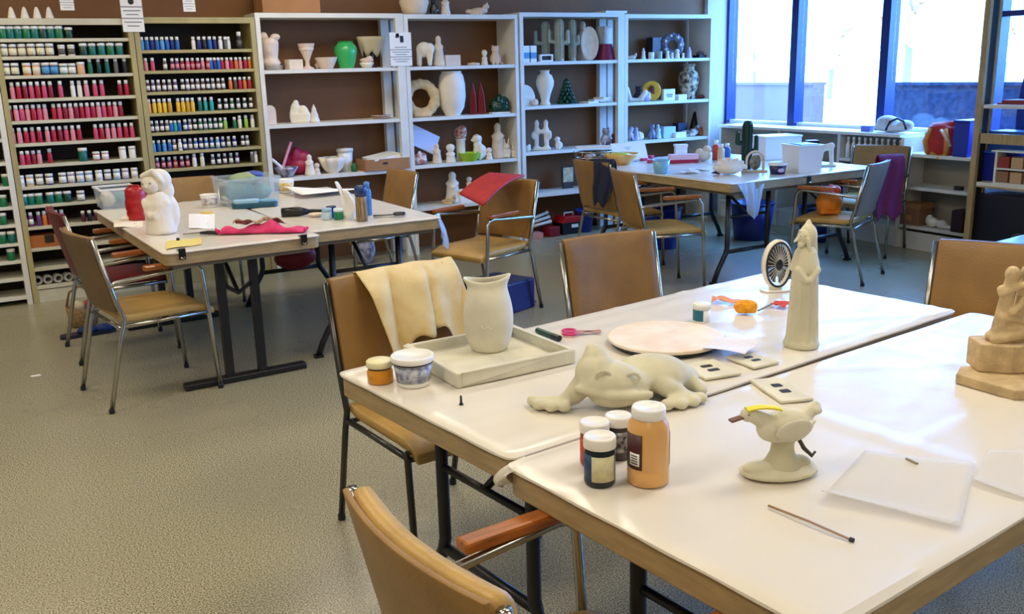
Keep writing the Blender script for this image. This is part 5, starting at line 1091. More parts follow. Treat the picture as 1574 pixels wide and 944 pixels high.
def tote(px, py, wpx, dep, hpx, label, m_lid, yaw, contents=(), z=TZ, mbody=None):
    p, U = tp(px, py, z); w2, h = wpx*U/2, hpx*U
    t = thing('storage_tote', label, 'tote', (p.x, p.y, z), yaw)
    b = MB(); k = .9; th = .003
    vs = [(-w2*k, -dep/2*k, 0), (w2*k, -dep/2*k, 0), (w2*k, dep/2*k, 0), (-w2*k, dep/2*k, 0), (-w2, -dep/2, h), (w2, -dep/2, h), (w2, dep/2, h), (-w2, dep/2, h)]
    b.add(vs, [(0, 3, 2, 1), (0, 1, 5, 4), (1, 2, 6, 5), (2, 3, 7, 6), (3, 0, 4, 7)]); b.obj('body', mbody or m_clear, t, solid=.003)
    b = MB()
    for s in (-1, 1): b.bar((-w2-.006, s*dep/2, h), (w2+.006, s*dep/2, h), .014, .012); b.bar((s*w2, -dep/2, h), (s*w2, dep/2, h), .014, .012)
    b.obj('rim', m_lid, t)
    for i, (fx, fz, rx, rz_, c) in enumerate(contents):
        blob([('e', (fx*w2, 0, fz*h), (rx*w2, dep*.36, rz_*h)), ('e', (fx*w2+.2*rx*w2, -.1*dep, fz*h*1.05), (rx*w2*.7, dep*.3, rz_*h*.9))], .007, 'contents', paint(c, .6), t)
    return t, U
tote(180, 318, 52, .26, 30, 'clear plastic tote with cream rag at the back of the left table', m_wplas, r8(3), ((-.5, .45, .42, .42, (220, 206, 170)), (.4, .4, .4, .36, (70, 140, 150))))
p, U = tp(213, 338)
t = thing('red_canister', 'red ribbed plastic canister left of the bonnet figurine', 'canister', (p.x, p.y, TZ), CA)
MB().lathe([(14*U, 0), (15*U, 2*U), (16*U, 12*U), (15*U, 15*U), (16.5*U, 18*U), (16.5*U, 30*U), (15*U, 33*U), (15.5*U, 37*U), (15*U, 46*U), (12*U, 50*U), (0, 51*U)], 22).obj('body', m_red, t, smooth=True)
MB().tube([(-11*U, 0, 47*U), (-6*U, -3*U, 53*U), (6*U, -3*U, 53*U), (11*U, 0, 47*U)], 1.6*U, 6).obj('handle', m_red, t, smooth=True)
p, U = tp(193, 340); blobthing([('e', (0, 0, 4*U), (8*U, 6*U, 4*U)), ('e', (6*U, 2*U, 5*U), (5*U, 5*U, 5*U))], .004, 'clay_lump', m_bisque, 'small pale clay lump beside the red canister', 'clay', (p.x, p.y, TZ))
# green bag tote
tote(381, 312, 84, .30, 40, 'large clear tote stuffed with green bags on the left tables', m_clear, r8(2), ((-.3, .5, .55, .42, (60, 120, 90)), (.35, .42, .55, .34, (90, 150, 130)), (0, .95, .6, .22, (150, 170, 130)), (.2, 1.05, .42, .14, (70, 90, 170))))
p, U = tp(392, 318); t = thing('pencil_case', 'dark teal case with pale blue top in front of the green bag tote', 'case', (p.x, p.y, TZ), r8(-10))
MB().prism(rrect(68*U, 26*U, 8*U), 0, 7*U).obj('body', paint((24, 78, 92), .4), t, bevel=.004); MB().prism(rrect(38*U, 20*U, 6*U), 7*U, 12*U).obj('top_panel', paint((160, 200, 216), .4), t, bevel=.003).location = (-12*U, 0, 0); MB().prism(rrect(26*U, 18*U, 6*U), 7*U, 10.5*U).obj('top_panel', paint((120, 170, 196), .4), t, bevel=.003).location = (20*U, 0, 0)
# cups
def cup(px, py, hpx, wpx, label, mm, band=None):
    p, U = tp(px, py); t = thing('plastic_cup', label, 'cup', (p.x, p.y, TZ), CA); r, h = wpx/2*U, hpx*U
    MB().lathe([(r*.75, 0), (r*.78, .002), (r, h), (r*.93, h), (r*.72, .006), (0, .005)], 20).obj('body', mm, t, smooth=True)
    if band: MB().lathe([(r*.84, h*.18), (r*.98, h*.78)], 20).obj('printed_band', band, t, smooth=True)
    MB().tube([(r*1.0*math.cos(q*PI/10), r*1.0*math.sin(q*PI/10), h) for q in range(20)], .0022, 5, closed=True).obj('rim', mm, t)
    return t
cup(323, 318, 19, 27, 'white plastic cup with faint print right of the bonnet figurine', m_wplas, mat('faint_print', (226, 222, 216), .5, rgb2=(150, 140, 160), vscale=50))
cup(441, 296, 20, 24, 'small white cup with yellow print behind the pink bag', m_wplas, mat('yellow_print', (238, 226, 190), .5, rgb2=(220, 170, 30), vscale=40))
p, U = tp(318, 328); single(MB().lathe([(0, 0), (10*U, 0), (10*U, 1.5*U), (0, 2*U)], 14), 'yellow_lid', paint((226, 190, 70), .5), 'small flat yellow disc in front of the white plastic cup', 'disc', (p.x, p.y, TZ))
# pink bag
p, U = tp(405, 358)
t = thing('fabric_bag', 'flat pink fabric bag with patterned panel on the left table', 'bag', (p.x, p.y, TZ), CA-.02)
b = MB(); b.grid(lambda u, v: ((-66+132*u)*U, (-14+30*v)*U, (2+ (10+5*math.sin(u*11+v*3)+3*math.sin(u*23))*math.sin(PI*min(max(v, .0), 1))**.5*math.sin(PI*min(1, max(0, u)))**.4)*U), 34, 14); b.obj('bag', mat('pink_fabric', (206, 48, 104), .7, var=.25, vscale=14), t, smooth=True, solid=.006)
b = MB(); b.grid(lambda u, v: ((-46+78*u)*U, (0+15*v)*U, (8+(12+4*math.sin(u*9+v*3)+2*math.sin(u*23))*math.sin(PI*(.35+.55*v))**.5*math.sin(PI*(.12+.72*u))**.4)*U), 24, 8); b.obj('patterned_panel', mat('patterned_fabric', (190, 160, 130), .8, rgb2=(110, 70, 60), vscale=60), t, smooth=True, solid=.003)
for s in (-1, 1): MB().tube([(s*64*U, -4*U, 3*U), (s*70*U, -8*U, 8*U), (s*66*U, -12*U, 4*U)], 2.4*U, 6).obj('bag_tie', mat('pink_fabric'), t, smooth=True)
p, U = tp(324, 361); t = thing('brush', 'black-handled brush left of the pink bag', 'brush', (p.x, p.y, TZ), CA-.05)
MB().tube([(-16*U, 0, 3*U), (-4*U, 0, 3.5*U), (10*U, 0, 3*U), (15*U, 0, 2.5*U)], [2*U, 3.2*U, 3.2*U, 2*U], 8).obj('handle', m_blackp, t, smooth=True); MB().tube([(-16*U, 0, 3*U), (-42*U, -3*U, 2*U)], [1.6*U, 1*U], 6).obj('wire', m_steel, t)
p, U = tp(274, 371); single(MB().lathe([(2.6*U, 0), (2.6*U, 5*U), (0, 6*U)], 10), 'black_bead', m_ink, 'small black bead near the front edge of the left table', 'bead', (p.x, p.y, TZ))
for i, (x0, y0, x1, y1, c, lb) in enumerate(((255, 384, 310, 372, (226, 206, 120), 'yellow tinted paper at the front edge of the left table'), (290, 352, 330, 330, (244, 242, 240), 'white paper sheet right of the bonnet figurine'), (175, 350, 220, 340, (240, 230, 206), 'cream paper strip left of the bonnet figurine'))):
    q = [at(x0, y0, TZ), at(x1, y0-(8 if i == 0 else 0), TZ), at(x1, y1-(6 if i == 0 else 0), TZ), at(x0, y1, TZ)]; o0 = sum(q, Vector())/4
    single(MB().grid(lambda u, v: (q[0].lerp(q[1], u).lerp(q[3].lerp(q[2], u), v)-o0)+Vector((0, 0, .003+.002*math.sin(u*6))), 8, 6), 'paper_sheet', paint(c, .7), lb, 'paper', o0, solid=.0008)
# clips at the front edge
def clip(px, py, z, label, yaw):
    p = at(px, py, z) if px else Vector((py[0], py[1], z)); t = thing('table_clip', label, 'clip', (p.x, p.y, z), yaw, 'black table clips')
    MB().b2((-.016, -.005, -.04), (.016, .004, .012)).obj('plate', m_blackp, t, bevel=.002); MB().b2((-.016, -.005, .0), (.016, .04, .004)).obj('top_plate', m_blackp, t); MB().tube([(-.010, -.007, -.03), (0, -.009, -.035), (.010, -.007, -.03)], .003, 5).obj('spring', m_steel, t)
clip(None, (.768, 4.526), TZ, 'black clip holding the plastic near the left front table corner', r8(3)); clip(467, 364, TZ, 'black clip holding the plastic beside the pink bag', r8(3))
clip(1244, 273, TZ, 'black clip holding the plastic on the window table', r8(2))
# right-hand left table
p, U = tp(460, 332); t = thing('hair_dryer', 'black hand tool with tapered nozzle behind the pink bag', 'tool', (p.x, p.y, TZ), CA+.1)
MB().tube([(-26*U, 0, 6*U), (0, 0, 7*U), (14*U, 0, 6*U)], [7*U, 7.5*U, 4*U], 10).obj('body', m_blackp, t, smooth=True); MB().tube([(14*U, 0, 6*U), (46*U, 2*U, 7*U)], [4*U, 1.4*U], 8).obj('nozzle', m_blackp, t, smooth=True)
p, U = tp(486, 333); t = thing('saucer', 'small cream saucer beside the black hand tool', 'saucer', (p.x, p.y, TZ)); MB().lathe([(6*U, 0), (12*U, 5*U), (11*U, 5*U), (5*U, 1.5*U), (0, 1.5*U)], 18).obj('dish', m_cwhite, t, smooth=True); MB().lathe([(4*U, 1.6*U), (4*U, 3*U), (0, 4*U)], 10).obj('lump', paint((150, 130, 90)), t, smooth=True)
for px, py, c1, c2, lb in ((510, 334, (30, 80, 160), (24, 40, 90), 'small blue paint jar beside the white napkin'), (521, 337, (20, 120, 70), (226, 236, 236), 'small green paint jar in front of the blue jar'), (503, 337, (190, 214, 230), (150, 190, 220), 'small pale blue paint jar left of the blue jar')):
    p, U = tp(px, py); t = thing('paint_pot', lb, 'jar', (p.x, p.y, TZ)); MB().lathe([(7*U, 0), (7.5*U, U), (7.5*U, 11*U), (6.8*U, 12*U)], 16).obj('body', paint(c1), t, smooth=True); MB().lathe([(7.6*U, 12*U), (7.6*U, 17*U), (0, 17.5*U)], 16).obj('lid', paint(c2), t, smooth=True)
p, U = tp(534, 337); b = MB(); b.grid(lambda u, v: ((-12+22*u+6*math.sin(v*4))*U, (4*math.sin(u*6)+6*v)*U, (v*56*(1-.35*u) + 3*math.sin(u*9))*U), 12, 12)
single(b, 'napkin', m_paper, 'crumpled white napkin standing up beside the striped bottle', 'napkin', (p.x, p.y, TZ+.004), CA, smooth=True, solid=.004)
p, U = tp(557, 340); t = thing('tall_bottle', 'tall brown and tan striped bottle with blue cap', 'bottle', (p.x, p.y, TZ), CA)
MB().lathe([(8*U, 0), (9*U, U), (9*U, 36*U), (8*U, 40*U)], 18).obj('body', mat('striped_bottle', (176, 150, 104), .4, rgb2=(70, 54, 40), vscale=30, stretch=(6, 6, .3)), t, smooth=True); MB().lathe([(9.2*U, 39*U), (9.2*U, 52*U), (6*U, 55*U), (0, 55*U)], 18).obj('cap', paint((30, 54, 110)), t, smooth=True)
p, U = tp(566, 330); t = thing('tall_bottle', 'tall blue bottle just behind the striped bottle', 'bottle', (p.x, p.y, TZ), CA); MB().lathe([(6*U, 0), (6.5*U, U), (6.5*U, 36*U), (4*U, 42*U)], 16).obj('body', paint((60, 120, 180), .3), t, smooth=True); MB().lathe([(4.5*U, 42*U), (4.5*U, 50*U), (0, 51*U)], 14).obj('cap', paint((70, 130, 190)), t, smooth=True)
p, U = tp(600, 333); t = thing('scissors', 'black-handled scissors on the left tables', 'scissors', (p.x, p.y, TZ), CA+.12)
for s in (-1, 1):
    MB().tube([(14*U+8*U*math.cos(q*PI/6), s*5*U+5*U*math.sin(q*PI/6), 4*U) for q in range(12)], 1.8*U, 6, closed=True).obj('handle', m_blackp, t, smooth=True); MB().bar((8*U, s*2*U, 3*U), (-26*U, -s*3*U, 2.4*U), 4*U, 1*U).obj('blade', m_blackp, t)
p, U = tp(500, 300); b = MB(); b.grid(lambda u, v: ((-46+92*u)*U, (v-.5)*.34, (4+7*math.sin(3*u+v*2)*v+2)*U), 10, 10); single(b, 'paper_sheet', m_paper, 'large white paper sheet at the back of the left tables', 'paper', (p.x, p.y+.1, TZ), .1, smooth=True, solid=.001)
p, U = tp(655, 322); b = MB(); b.grid(lambda u, v: ((-24+48*u)*U, (v-.5)*.16, (3+5*math.sin(4*u+v))*U), 8, 8)
# ------------------------------------------------------------------ things on the window tables
p, U = tp(912, 252); t = thing('wire_basket', 'oval wire basket of trinkets at the left end of the window tables', 'basket', (p.x, p.y, TZ), CA+.1)
for zz, k in ((0, .8), (9, .9), (18, 1.0)): MB().tube([(30*U*k*math.cos(q*PI/12), 20*U*k*math.sin(q*PI/12), (zz+1)*U) for q in range(24)], 1.1*U, 5, closed=True).obj('hoop', m_steel, t, smooth=True)
for q in range(12):
    a = q*PI/6; MB().tube([(24*U*math.cos(a), 16*U*math.sin(a), U), (30*U*math.cos(a), 20*U*math.sin(a), 19*U)], .7*U, 4).obj('wire', m_steel, t)
for i in range(8):
    a = i*.8; MB().ell((15*U*math.cos(a), 9*U*math.sin(a), (7+2*(i % 3))*U), (6*U, 5*U, 5*U), 8, 6).obj('trinket', paint([(150, 60, 80), (60, 60, 60), (216, 206, 190), (60, 110, 90), (110, 40, 50), (190, 170, 160), (90, 60, 60), (120, 130, 140)][i]), t, smooth=True)
MB().b2((-26*U, -3*U, 24*U), (26*U, 10*U, 27*U)).obj('lid_board', m_paper, t)
p, U = tp(955, 253); t = thing('fruit_bowl', 'wide shallow yellow-orange bowl on the corner of the window tables', 'bowl', (p.x, p.y, TZ))
MB().lathe([(12*U, 0), (24*U, 12*U), (28*U, 17*U), (26*U, 17*U), (20*U, 10*U), (0, 5*U)], 26).obj('bowl', mat('yellow_orange_glaze', (238, 196, 110), .3, rgb2=(230, 150, 60), vscale=14), t, smooth=True); MB().lathe([(10*U, 8*U), (16*U, 15*U), (8*U, 18*U), (0, 18*U)], 16).obj('green_glaze_piece', paint((196, 210, 90)), t, smooth=True)
p, U = tp(962, 247); t = thing('glass_tumbler', 'clear glass tumbler with green rim behind the yellow-orange bowl', 'glass', (p.x, p.y, TZ)); MB().lathe([(8*U, 0), (9*U, 22*U), (8.3*U, 22*U), (7*U, 1.5*U), (0, 1.5*U)], 16).obj('tumbler', m_clear, t, smooth=True); MB().lathe([(7*U, 2*U), (7.4*U, 8*U), (0, 8*U)], 14).obj('contents', paint((40, 120, 70)), t)
p, U = tp(992, 252); o = single(MB().b2((-.16, -.004, 0), (.16, .004, .16)), 'card_sheet', m_paper, 'white card propped up behind the pink packets', 'card', (p.x+.04, p.y+.25, TZ+.01), CA*.4); o.rotation_euler = (-.5, 0, CA*.4)
for i, (px, py) in enumerate(((989, 247), (1000, 243), (999, 250))):
    p, U = tp(px, py); b = MB().prism(rrect(12*U, 9*U, 3*U), 0, 4*U); single(b, 'sugar_packet', paint((206, 50, 96), .5), ('left', 'rearmost', 'nearest')[i]+' of three pink packets on the window tables', 'packet', (p.x, p.y, TZ), .5*i, 'pink packets', bevel=.003)
cup(1016, 266, 20, 27, 'light blue translucent cup at the front of the window tables', mat('blue_cup', (140, 200, 226), .25, alpha=.8), None)
p, U = tp(1050, 250); t = thing('tissue_box', 'long pink and white box on the window tables', 'box', (p.x, p.y, TZ), CA+.05); MB().b2((-22*U, -8*U, 0), (22*U, 8*U, 5*U)).obj('base', paint((176, 30, 70)), t); MB().b2((-22*U, -8*U, 5*U), (22*U, 8*U, 13*U)).obj('body', paint((236, 196, 206), .6), t, bevel=.003)
p, U = tp(1046, 240); t = thing('tub', 'white square tub behind the pink and white box', 'tub', (p.x, p.y, TZ), CA); MB().b2((-9*U, -7*U, 0), (9*U, 7*U, 15*U)).obj('body', m_wplas, t, bevel=.003); MB().b2((-10*U, -8*U, 15*U), (10*U, 8*U, 18*U)).obj('lid', m_wplas, t)
p, U = tp(1080, 248); blobthing([('e', (0, 0, 9*U), (13*U, 10*U, 9*U)), ('e', (6*U, 0, 17*U), (7*U, 7*U, 7*U)), ('e', (-6*U, -2*U, 14*U), (6*U, 6*U, 6*U))], 1.3*U, 'plaster_lump', m_cwhite, 'cream lumpy ornament right of the pink and white box', 'ornament', (p.x, p.y, TZ), CA)
for i, (px, py, c, hh, lb) in enumerate(((1100, 246, (200, 60, 40), 30, 'red paint bottle behind the white seashell'), (1108, 248, (220, 190, 150), 26, 'beige paint bottle behind the white seashell'), (1117, 245, (50, 110, 190), 24, 'blue paint jar behind the white seashell'))):
    p, U = tp(px, py); t = thing('paint_bottle', lb, 'bottle', (p.x, p.y, TZ)); MB().lathe([(5*U, 0), (5.5*U, U), (5.5*U, hh*.7*U), (3*U, hh*.8*U)], 14).obj('body', paint(c), t, smooth=True); MB().lathe([(3.4*U, hh*.79*U), (3.4*U, hh*U), (0, hh*U)], 12).obj('cap', m_wplas, t, smooth=True)
p, U = tp(1120, 268); 
t = thing('seashell', 'large white ruffled seashell piece left of the dark green cactus', 'ornament', (p.x, p.y, TZ), CA)
blob([('e', (0, 0, 11*U), (24*U, 16*U, 11*U)), ('e', (-6*U, -2*U, 17*U), (14*U, 10*U, 9*U)), ('e', (10*U, 0, 16*U), (12*U, 10*U, 8*U))]+[('c', (0, -4*U, 12*U), (24*U*math.cos(q*.45-.2), -8*U, 8*U+16*U*abs(math.sin(q*.45-.2))), 3*U, 3.4*U) for q in range(8)], 1.5*U, 'shell', m_bisque, t)
MB().prism([(-26*U, 2*U), (-12*U, 0), (-16*U, 6*U)], -8*U, -4*U, RX(PI/2)).obj('dark_chip', m_ink, t)
p, U = tp(1147, 262); cactus(0, 0, 76, 7.5, 0, [(-1, 40, 15, 56, 4), (1, 28, 14, 50, 4)], paint((16, 56, 42), .4), 'dark green glazed cactus standing on the window table', loc=(p.x, p.y, TZ+.0005), mm=U)
p, U = tp(1160, 264); t = thing('picture_arch', 'small arched glass frame in front of the dark green cactus', 'frame', (p.x, p.y, TZ), CA)
MB().tube([(-13*U, 0, 1*U), (-13*U, 0, 18*U)]+[(-13*U*math.cos(q*PI/8), 0, 18*U+13*U*math.sin(q*PI/8)) for q in range(1, 8)]+[(13*U, 0, 18*U), (13*U, 0, U)], 1.8*U, 7).obj('arch', m_cwhite, t, smooth=True); MB().b2((-18*U, -6*U, 0), (18*U, 6*U, 2.5*U)).obj('base', m_cwhite, t); blob([('e', (0, 0, 14*U), (9*U, 3*U, 12*U)), ('e', (3*U, -1*U, 20*U), (5*U, 3*U, 6*U))], 1.2*U, 'relief', mat('grey_relief', (150, 146, 130), .6, rgb2=(80, 80, 70), vscale=40), t)
p, U = tp(1205, 245); t = thing('storage_tote', 'wide white storage box behind the dark green cactus', 'tote', (p.x+.05, p.y+.1, TZ), CA+.25)
MB().b2((-38*U, -.12, 0), (24*U, .12, 33*U)).obj('body', m_wplas, t, bevel=.006); MB().b2((-39*U, -.125, 33*U), (25*U, .125, 36*U)).obj('lid', m_wplas, t, bevel=.003)
t, U = tote(1232, 263, 40, .26, 40, 'white tote with a blue lid edge on the window table', m_wplas, CA+.2, ((0, .4, .7, .35, (226, 226, 226)),), mbody=m_wplas); MB().b2((-14*U, -.10, 38*U), (16*U, .06, 42*U)).obj('blue_lid', paint((60, 120, 190)), t)
p, U = tp(1195, 267); t = thing('tub', 'dark purple tub with white lid in front of the storage boxes', 'tub', (p.x, p.y, TZ), CA); MB().lathe([(11*U, 0), (13*U, 13*U)], 18).obj('body', paint((40, 30, 84), .35), t, smooth=True); MB().lathe([(14.5*U, 13*U), (14.5*U, 17*U), (0, 18*U)], 18).obj('lid', m_wplas, t, smooth=True); MB().ell((2*U, -12.4*U, 6*U), (5*U, 1*U, 3*U), 10, 6).obj('label', paint((200, 190, 220)), t)
p, U = tp(1270, 256); blobthing([('c', (-11*U, 0, 3*U), (-8*U, 0, 26*U), 3.4*U, 4*U), ('c', (8*U, 0, 3*U), (6*U, 0, 28*U), 3.4*U, 4*U), ('c', (-8*U, 0, 27*U), (6*U, 0, 31*U), 5*U, 5.5*U), ('c', (-9*U, 0, 28*U), (-15*U, -2*U, 20*U), 3.4*U, 3*U), ('b', (-1*U, 0, 1.5*U), (30*U, 12*U, 3*U))], 1.2*U, 'horse_figure', m_cwhite, 'cream long-legged animal figure at the right end of the window tables', 'figurine', (p.x, p.y, TZ), CA)
p, U = tp(1256, 258); single(MB().b2((-9*U, -8*U, 0), (9*U, 8*U, 40*U)), 'dark_box', m_blackp, 'tall black box behind the long-legged animal figure', 'box', (p.x+.06, p.y+.12, TZ), CA, bevel=.003)
for i, (px, py) in enumerate(((1075, 262), (1060, 266))):
    p, U = tp(px, py); single(MB().grid(lambda u, v: ((-16+32*u)*U, (-10+20*v)*U, (2+1.2*math.sin(5*u+3*v))*U), 8, 6), 'paper_sheet', m_paper, ('rear', 'front')[i]+' white paper sheet on the window tables', 'paper', (p.x, p.y, TZ), CA+.2*i, solid=.0008)
# ------------------------------------------------------------------ window shelf, right rack, floor
def wp(px, py, X): p = sd(px, py, X); return p, mpp(p)
m_bagw = mat('grey_white_fabric', (206, 206, 204), .7, var=.12, vscale=14)
p, U = wp(1372, 203, 6.72)
t = thing('fabric_bag', 'slumped pale grey bag with a black strap on the window shelf', 'bag', (p.x, p.y, .9305), -PI/2+CA)
blob([('e', (0, 0, 8*U), (36*U, 12*U, 8*U)), ('e', (-10*U, 0, 16*U), (20*U, 11*U, 10*U)), ('e', (22*U, 0, 12*U), (14*U, 10*U, 8*U))], 2*U, 'bag', m_bagw, t)
MB().tube([(-4*U, -11*U, 4*U), (2*U, -10*U, 17*U), (14*U, -9*U, 22*U), (26*U, -9*U, 18*U), (32*U, -10*U, 6*U)], 1.8*U, 6).obj('strap', m_blackp, t, smooth=True)
bpy.data.objects[t.name].rotation_euler[2] = -PI/2
p, U = wp(1333, 200, 6.70); single(MB().b2((-.03, -8*U, 0), (.03, 8*U, 9*U)), 'small_box', paint((110, 110, 190)), 'small periwinkle box left of the slumped grey bag', 'box', (p.x, p.y, .9305), 0, bevel=.003)
p, U = wp(1447, 240, 6.70)
t = thing('shopping_bag', 'red and orange bulging bag on the lower window shelf', 'bag', (p.x, p.y, .7805), -PI/2)
blob([('b', (0, 0, 21*U), (40*U, 24*U, 42*U), RZ(.1)), ('e', (-3*U, 0, 40*U), (22*U, 12*U, 9*U)), ('e', (10*U, -3*U, 14*U), (15*U, 13*U, 14*U)), ('e', (-12*U, -3*U, 18*U), (13*U, 12*U, 17*U)), ('c', (-18*U, 0, 44*U), (18*U, 0, 48*U), 4*U, 4*U)], 2*U, 'bag', mat('red_bag', (176, 34, 24), .6, var=.2, vscale=20), t)
for a in (-1, 1): MB().tube([(a*16*U, -12*U, 2*U), (a*19*U, -15*U, 20*U), (a*13*U, -13*U, 40*U)], [4*U, 4.4*U, 3*U], 8).obj('side_stripe', paint((222, 140, 50), .6), t, smooth=True)
MB().tube([(6*U, -14*U, 38*U), (16*U, -18*U, 30*U), (24*U, -14*U, 14*U)], 2.4*U, 6).obj('strap', paint((232, 200, 160)), t, smooth=True); MB().tube([(-8*U, -13*U, 3*U), (8*U, -17*U, -4*U), (18*U, -14*U, 2*U)], 3*U, 6).obj('loose_trim', paint((216, 150, 40)), t, smooth=True)
p, U = wp(1488, 238, 6.72); t = thing('storage_bin', 'deep blue plastic bin at the right end of the lower window shelf', 'bin', (p.x, p.y, .7805)); MB().b2((-.11, -13*U, 0), (.11, 12*U, 52*U)).obj('body', m_blue, t, bevel=.006); MB().b2((-.115, -14*U, 52*U), (.115, 13*U, 55*U)).obj('rim', m_blue, t)
p, U = wp(1403, 335, 6.70); t = thing('cardboard_box', 'brown cardboard box on the bottom window shelf behind the chairs', 'box', (p.x, p.y, .1955)); MB().b2((-.08, -22*U, 0), (.08, 22*U, 26*U)).obj('body', paint((150, 104, 70), .75), t); MB().b2((-.085, -24*U, 26*U), (.085, 24*U, 33*U)).obj('lid', m_card, t); MB().b2((-.0812, -9*U, 7*U), (-.08, 5*U, 15*U)).obj('orange_label', paint((196, 130, 60)), t)
p, U = wp(1437, 345, 6.66); blobthing([('e', (0, -12*U, 7*U), (8*U, 9*U, 7*U)), ('e', (0, 4*U, 8*U), (8*U, 9*U, 8*U)), ('c', (0, -16*U, 4*U), (0, -32*U, 3*U), 3*U, 2.5*U), ('e', (3*U, 12*U, 10*U), (6*U, 6*U, 9*U))], 1.5*U, 'rag_bundle', m_bisque, 'crumpled white rags on the bottom window shelf', 'rags', (p.x, p.y, .1955))
p, U = wp(1478, 345, 6.66); single(MB().b2((-.07, -10*U, 0), (.07, 10*U, 34*U)), 'dark_bag', paint((46, 20, 34), .7), 'dark plum bag at the right end of the bottom window shelf', 'bag', (p.x, p.y, .1955), 0, bevel=.012)
p, U = wp(1473, 300, 6.68); single(MB().b2((-.02, -6*U, 0), (.02, 6*U, 6*U)), 'eraser', m_ink, 'small black eraser block on the middle window shelf', 'eraser', (p.x, p.y, .5155), 0, bevel=.002)
for i, (px, c, h_, lb) in enumerate(((1222, (60, 60, 76), 16, 'dark box in the left part of the window shelf'), (1250, (90, 40, 44), 18, 'dark red box in the left part of the window shelf'), (1330, (60, 66, 62), 20, 'dark grey basket below the white squeeze bottles'), (1300, (40, 40, 46), 16, 'black folded cloth below the white squeeze bottles'))):
    p, U = wp(px, 222 if i < 2 else 240, 6.72); single(MB().b2((-.08, -12*U, 0), (.08, 12*U, h_*U)), 'storage_box', paint(c, .6), lb, 'box', (p.x, p.y, .5205), .05*i, bevel=.005)
# right rack contents
def rkp(px, X, z): d = ray(px, 250); k = X/d.x; return (X, (CAM+d*k).y, z)
q = rkp(1548, 6.45, .6555); t = thing('storage_bin', 'blue plastic bin on the rack at the right edge', 'bin', q); MB().b2((-.11, -.10, 0), (.11, .14, .2)).obj('body', m_blue, t, bevel=.01); MB().b2((-.12, -.11, .2), (.12, .15, .215)).obj('lid', paint((40, 90, 200)), t)
q = rkp(1570, 6.3, .6555); t = thing('wooden_cubby', 'small white cubby with boxes of pencils on the right rack', 'cubby', q)
MB().b2((-.06, -.16, 0), (.14, -.145, .22)).b2((-.06, .145, 0), (.14, .16, .22)).b2((-.06, -.145, .10), (.14, .145, .112)).b2((-.06, -.145, 0), (.14, .145, .01)).obj('frame', m_white, t); MB().b2((-.062, -.17, .222), (.145, .19, .232)).obj('top', m_white, t)
for zz, c in ((.012, (150, 110, 80)), (.114, (150, 60, 50))):
    for yy in (-.1, .0, .1): MB().b2((-.05, yy-.042, zz), (.1, yy+.042, zz+.075)).obj('pencil_box', paint(c if yy else (196, 160, 120)), t)
q = rkp(1560, 6.42, 1.2005); single(MB().b2((-.12, -.2, 0), (.12, .1, .012)).b2((-.1, -.18, .012), (.1, .08, .03)), 'book_stack', paint((140, 50, 40), .6), 'two thin red books lying on top of the right rack', 'books', q)
q = rkp(1552, 6.45, 1.0); 
single(MB().b2((-.1, -.2, 0), (.1, .12, .14)), 'crate', paint((36, 90, 170), .4), 'blue crate between the rails of the right rack', 'crate', (6.45, q[1], .6555+.217), 0, bevel=.006)
q = rkp(1540, 6.45, .1255); single(MB().b2((-.14, -.75, 0), (.14, .16, .44)), 'dark_filler_block', paint((14, 15, 34), .5), 'long near-black block put in for the dark on the lowest level of the right rack', 'bin', q, 0, bevel=.01)  # block added and sized to darken the space under the shelf
q = rkp(1575, 6.28, .1255); o = single(MB().tube([(0, .05*math.cos(k*PI/8), .06+.05*math.sin(k*PI/8)) for k in range(16)], .008, 6, closed=True), 'cable_coil', paint((80, 76, 84)), 'grey coil hanging in front of the near-black block', 'coil', (6.30, q[1], .2), 0)
# curtain
def cf(u, v):
    z = .95+1.35*v; y = 4.40-.9*u+.05*math.sin(v*9)*(1-u)*.4 - (.05+.10*(v**1.2))*(1-u)
    return (.03*math.sin(u*30), y-4.0, z)
single(MB().grid(cf, 40, 14), 'curtain', paint((36, 66, 150), .7), 'blue curtain hanging at the right edge of the window', 'curtain', (6.80, 4.0, 0), smooth=True, solid=.004)
# on the floor
p = at(1090, 322, 0); 
def fbin(x, y, r, h, c, label, name='waste_bin'):
    t = thing(name, label, 'bin', (x, y, 0)); MB().lathe([(r*.8, 0), (r*.82, .004), (r, h), (r*.95, h), (r*.78, .01), (0, .01)], 24).obj('body', c, t, smooth=True); MB().tube([(r*math.cos(k*PI/12), r*math.sin(k*PI/12), h) for k in range(24)], .008, 6, closed=True).obj('rim', c, t); return t
fbin(5.05, 6.35, .17, .34, m_blue, 'blue waste bin under the left window table')
fbin(5.95, 6.2, .19, .32, paint((30, 44, 120)), 'dark blue bin under the right window table')
fbin(6.28, 5.78, .14, .30, paint((26, 40, 110)), 'small navy bin near the low window shelf')
# orange bag on the grey-brown chair seat
q = Matrix.Rotation(r8(113), 3, 'Z') @ Vector((.02, .07, 0))
t = thing('orange_bag', 'orange bag with red top sitting on the grey-brown chair', 'bag', (5.33+q.x, 4.72+q.y, .462), CA)
blob([('e', (0, 0, .085), (.095, .08, .088)), ('b', (0, 0, .06), (.14, .11, .11))], .007, 'bag', paint((232, 130, 24), .6), t)
blob([('e', (-.03, 0, .165), (.04, .05, .03)), ('e', (.04, 0, .17), (.04, .05, .035)), ('e', (.0, -.02, .185), (.03, .03, .03))], .006, 'crumpled_top', paint((206, 60, 30), .6), t)
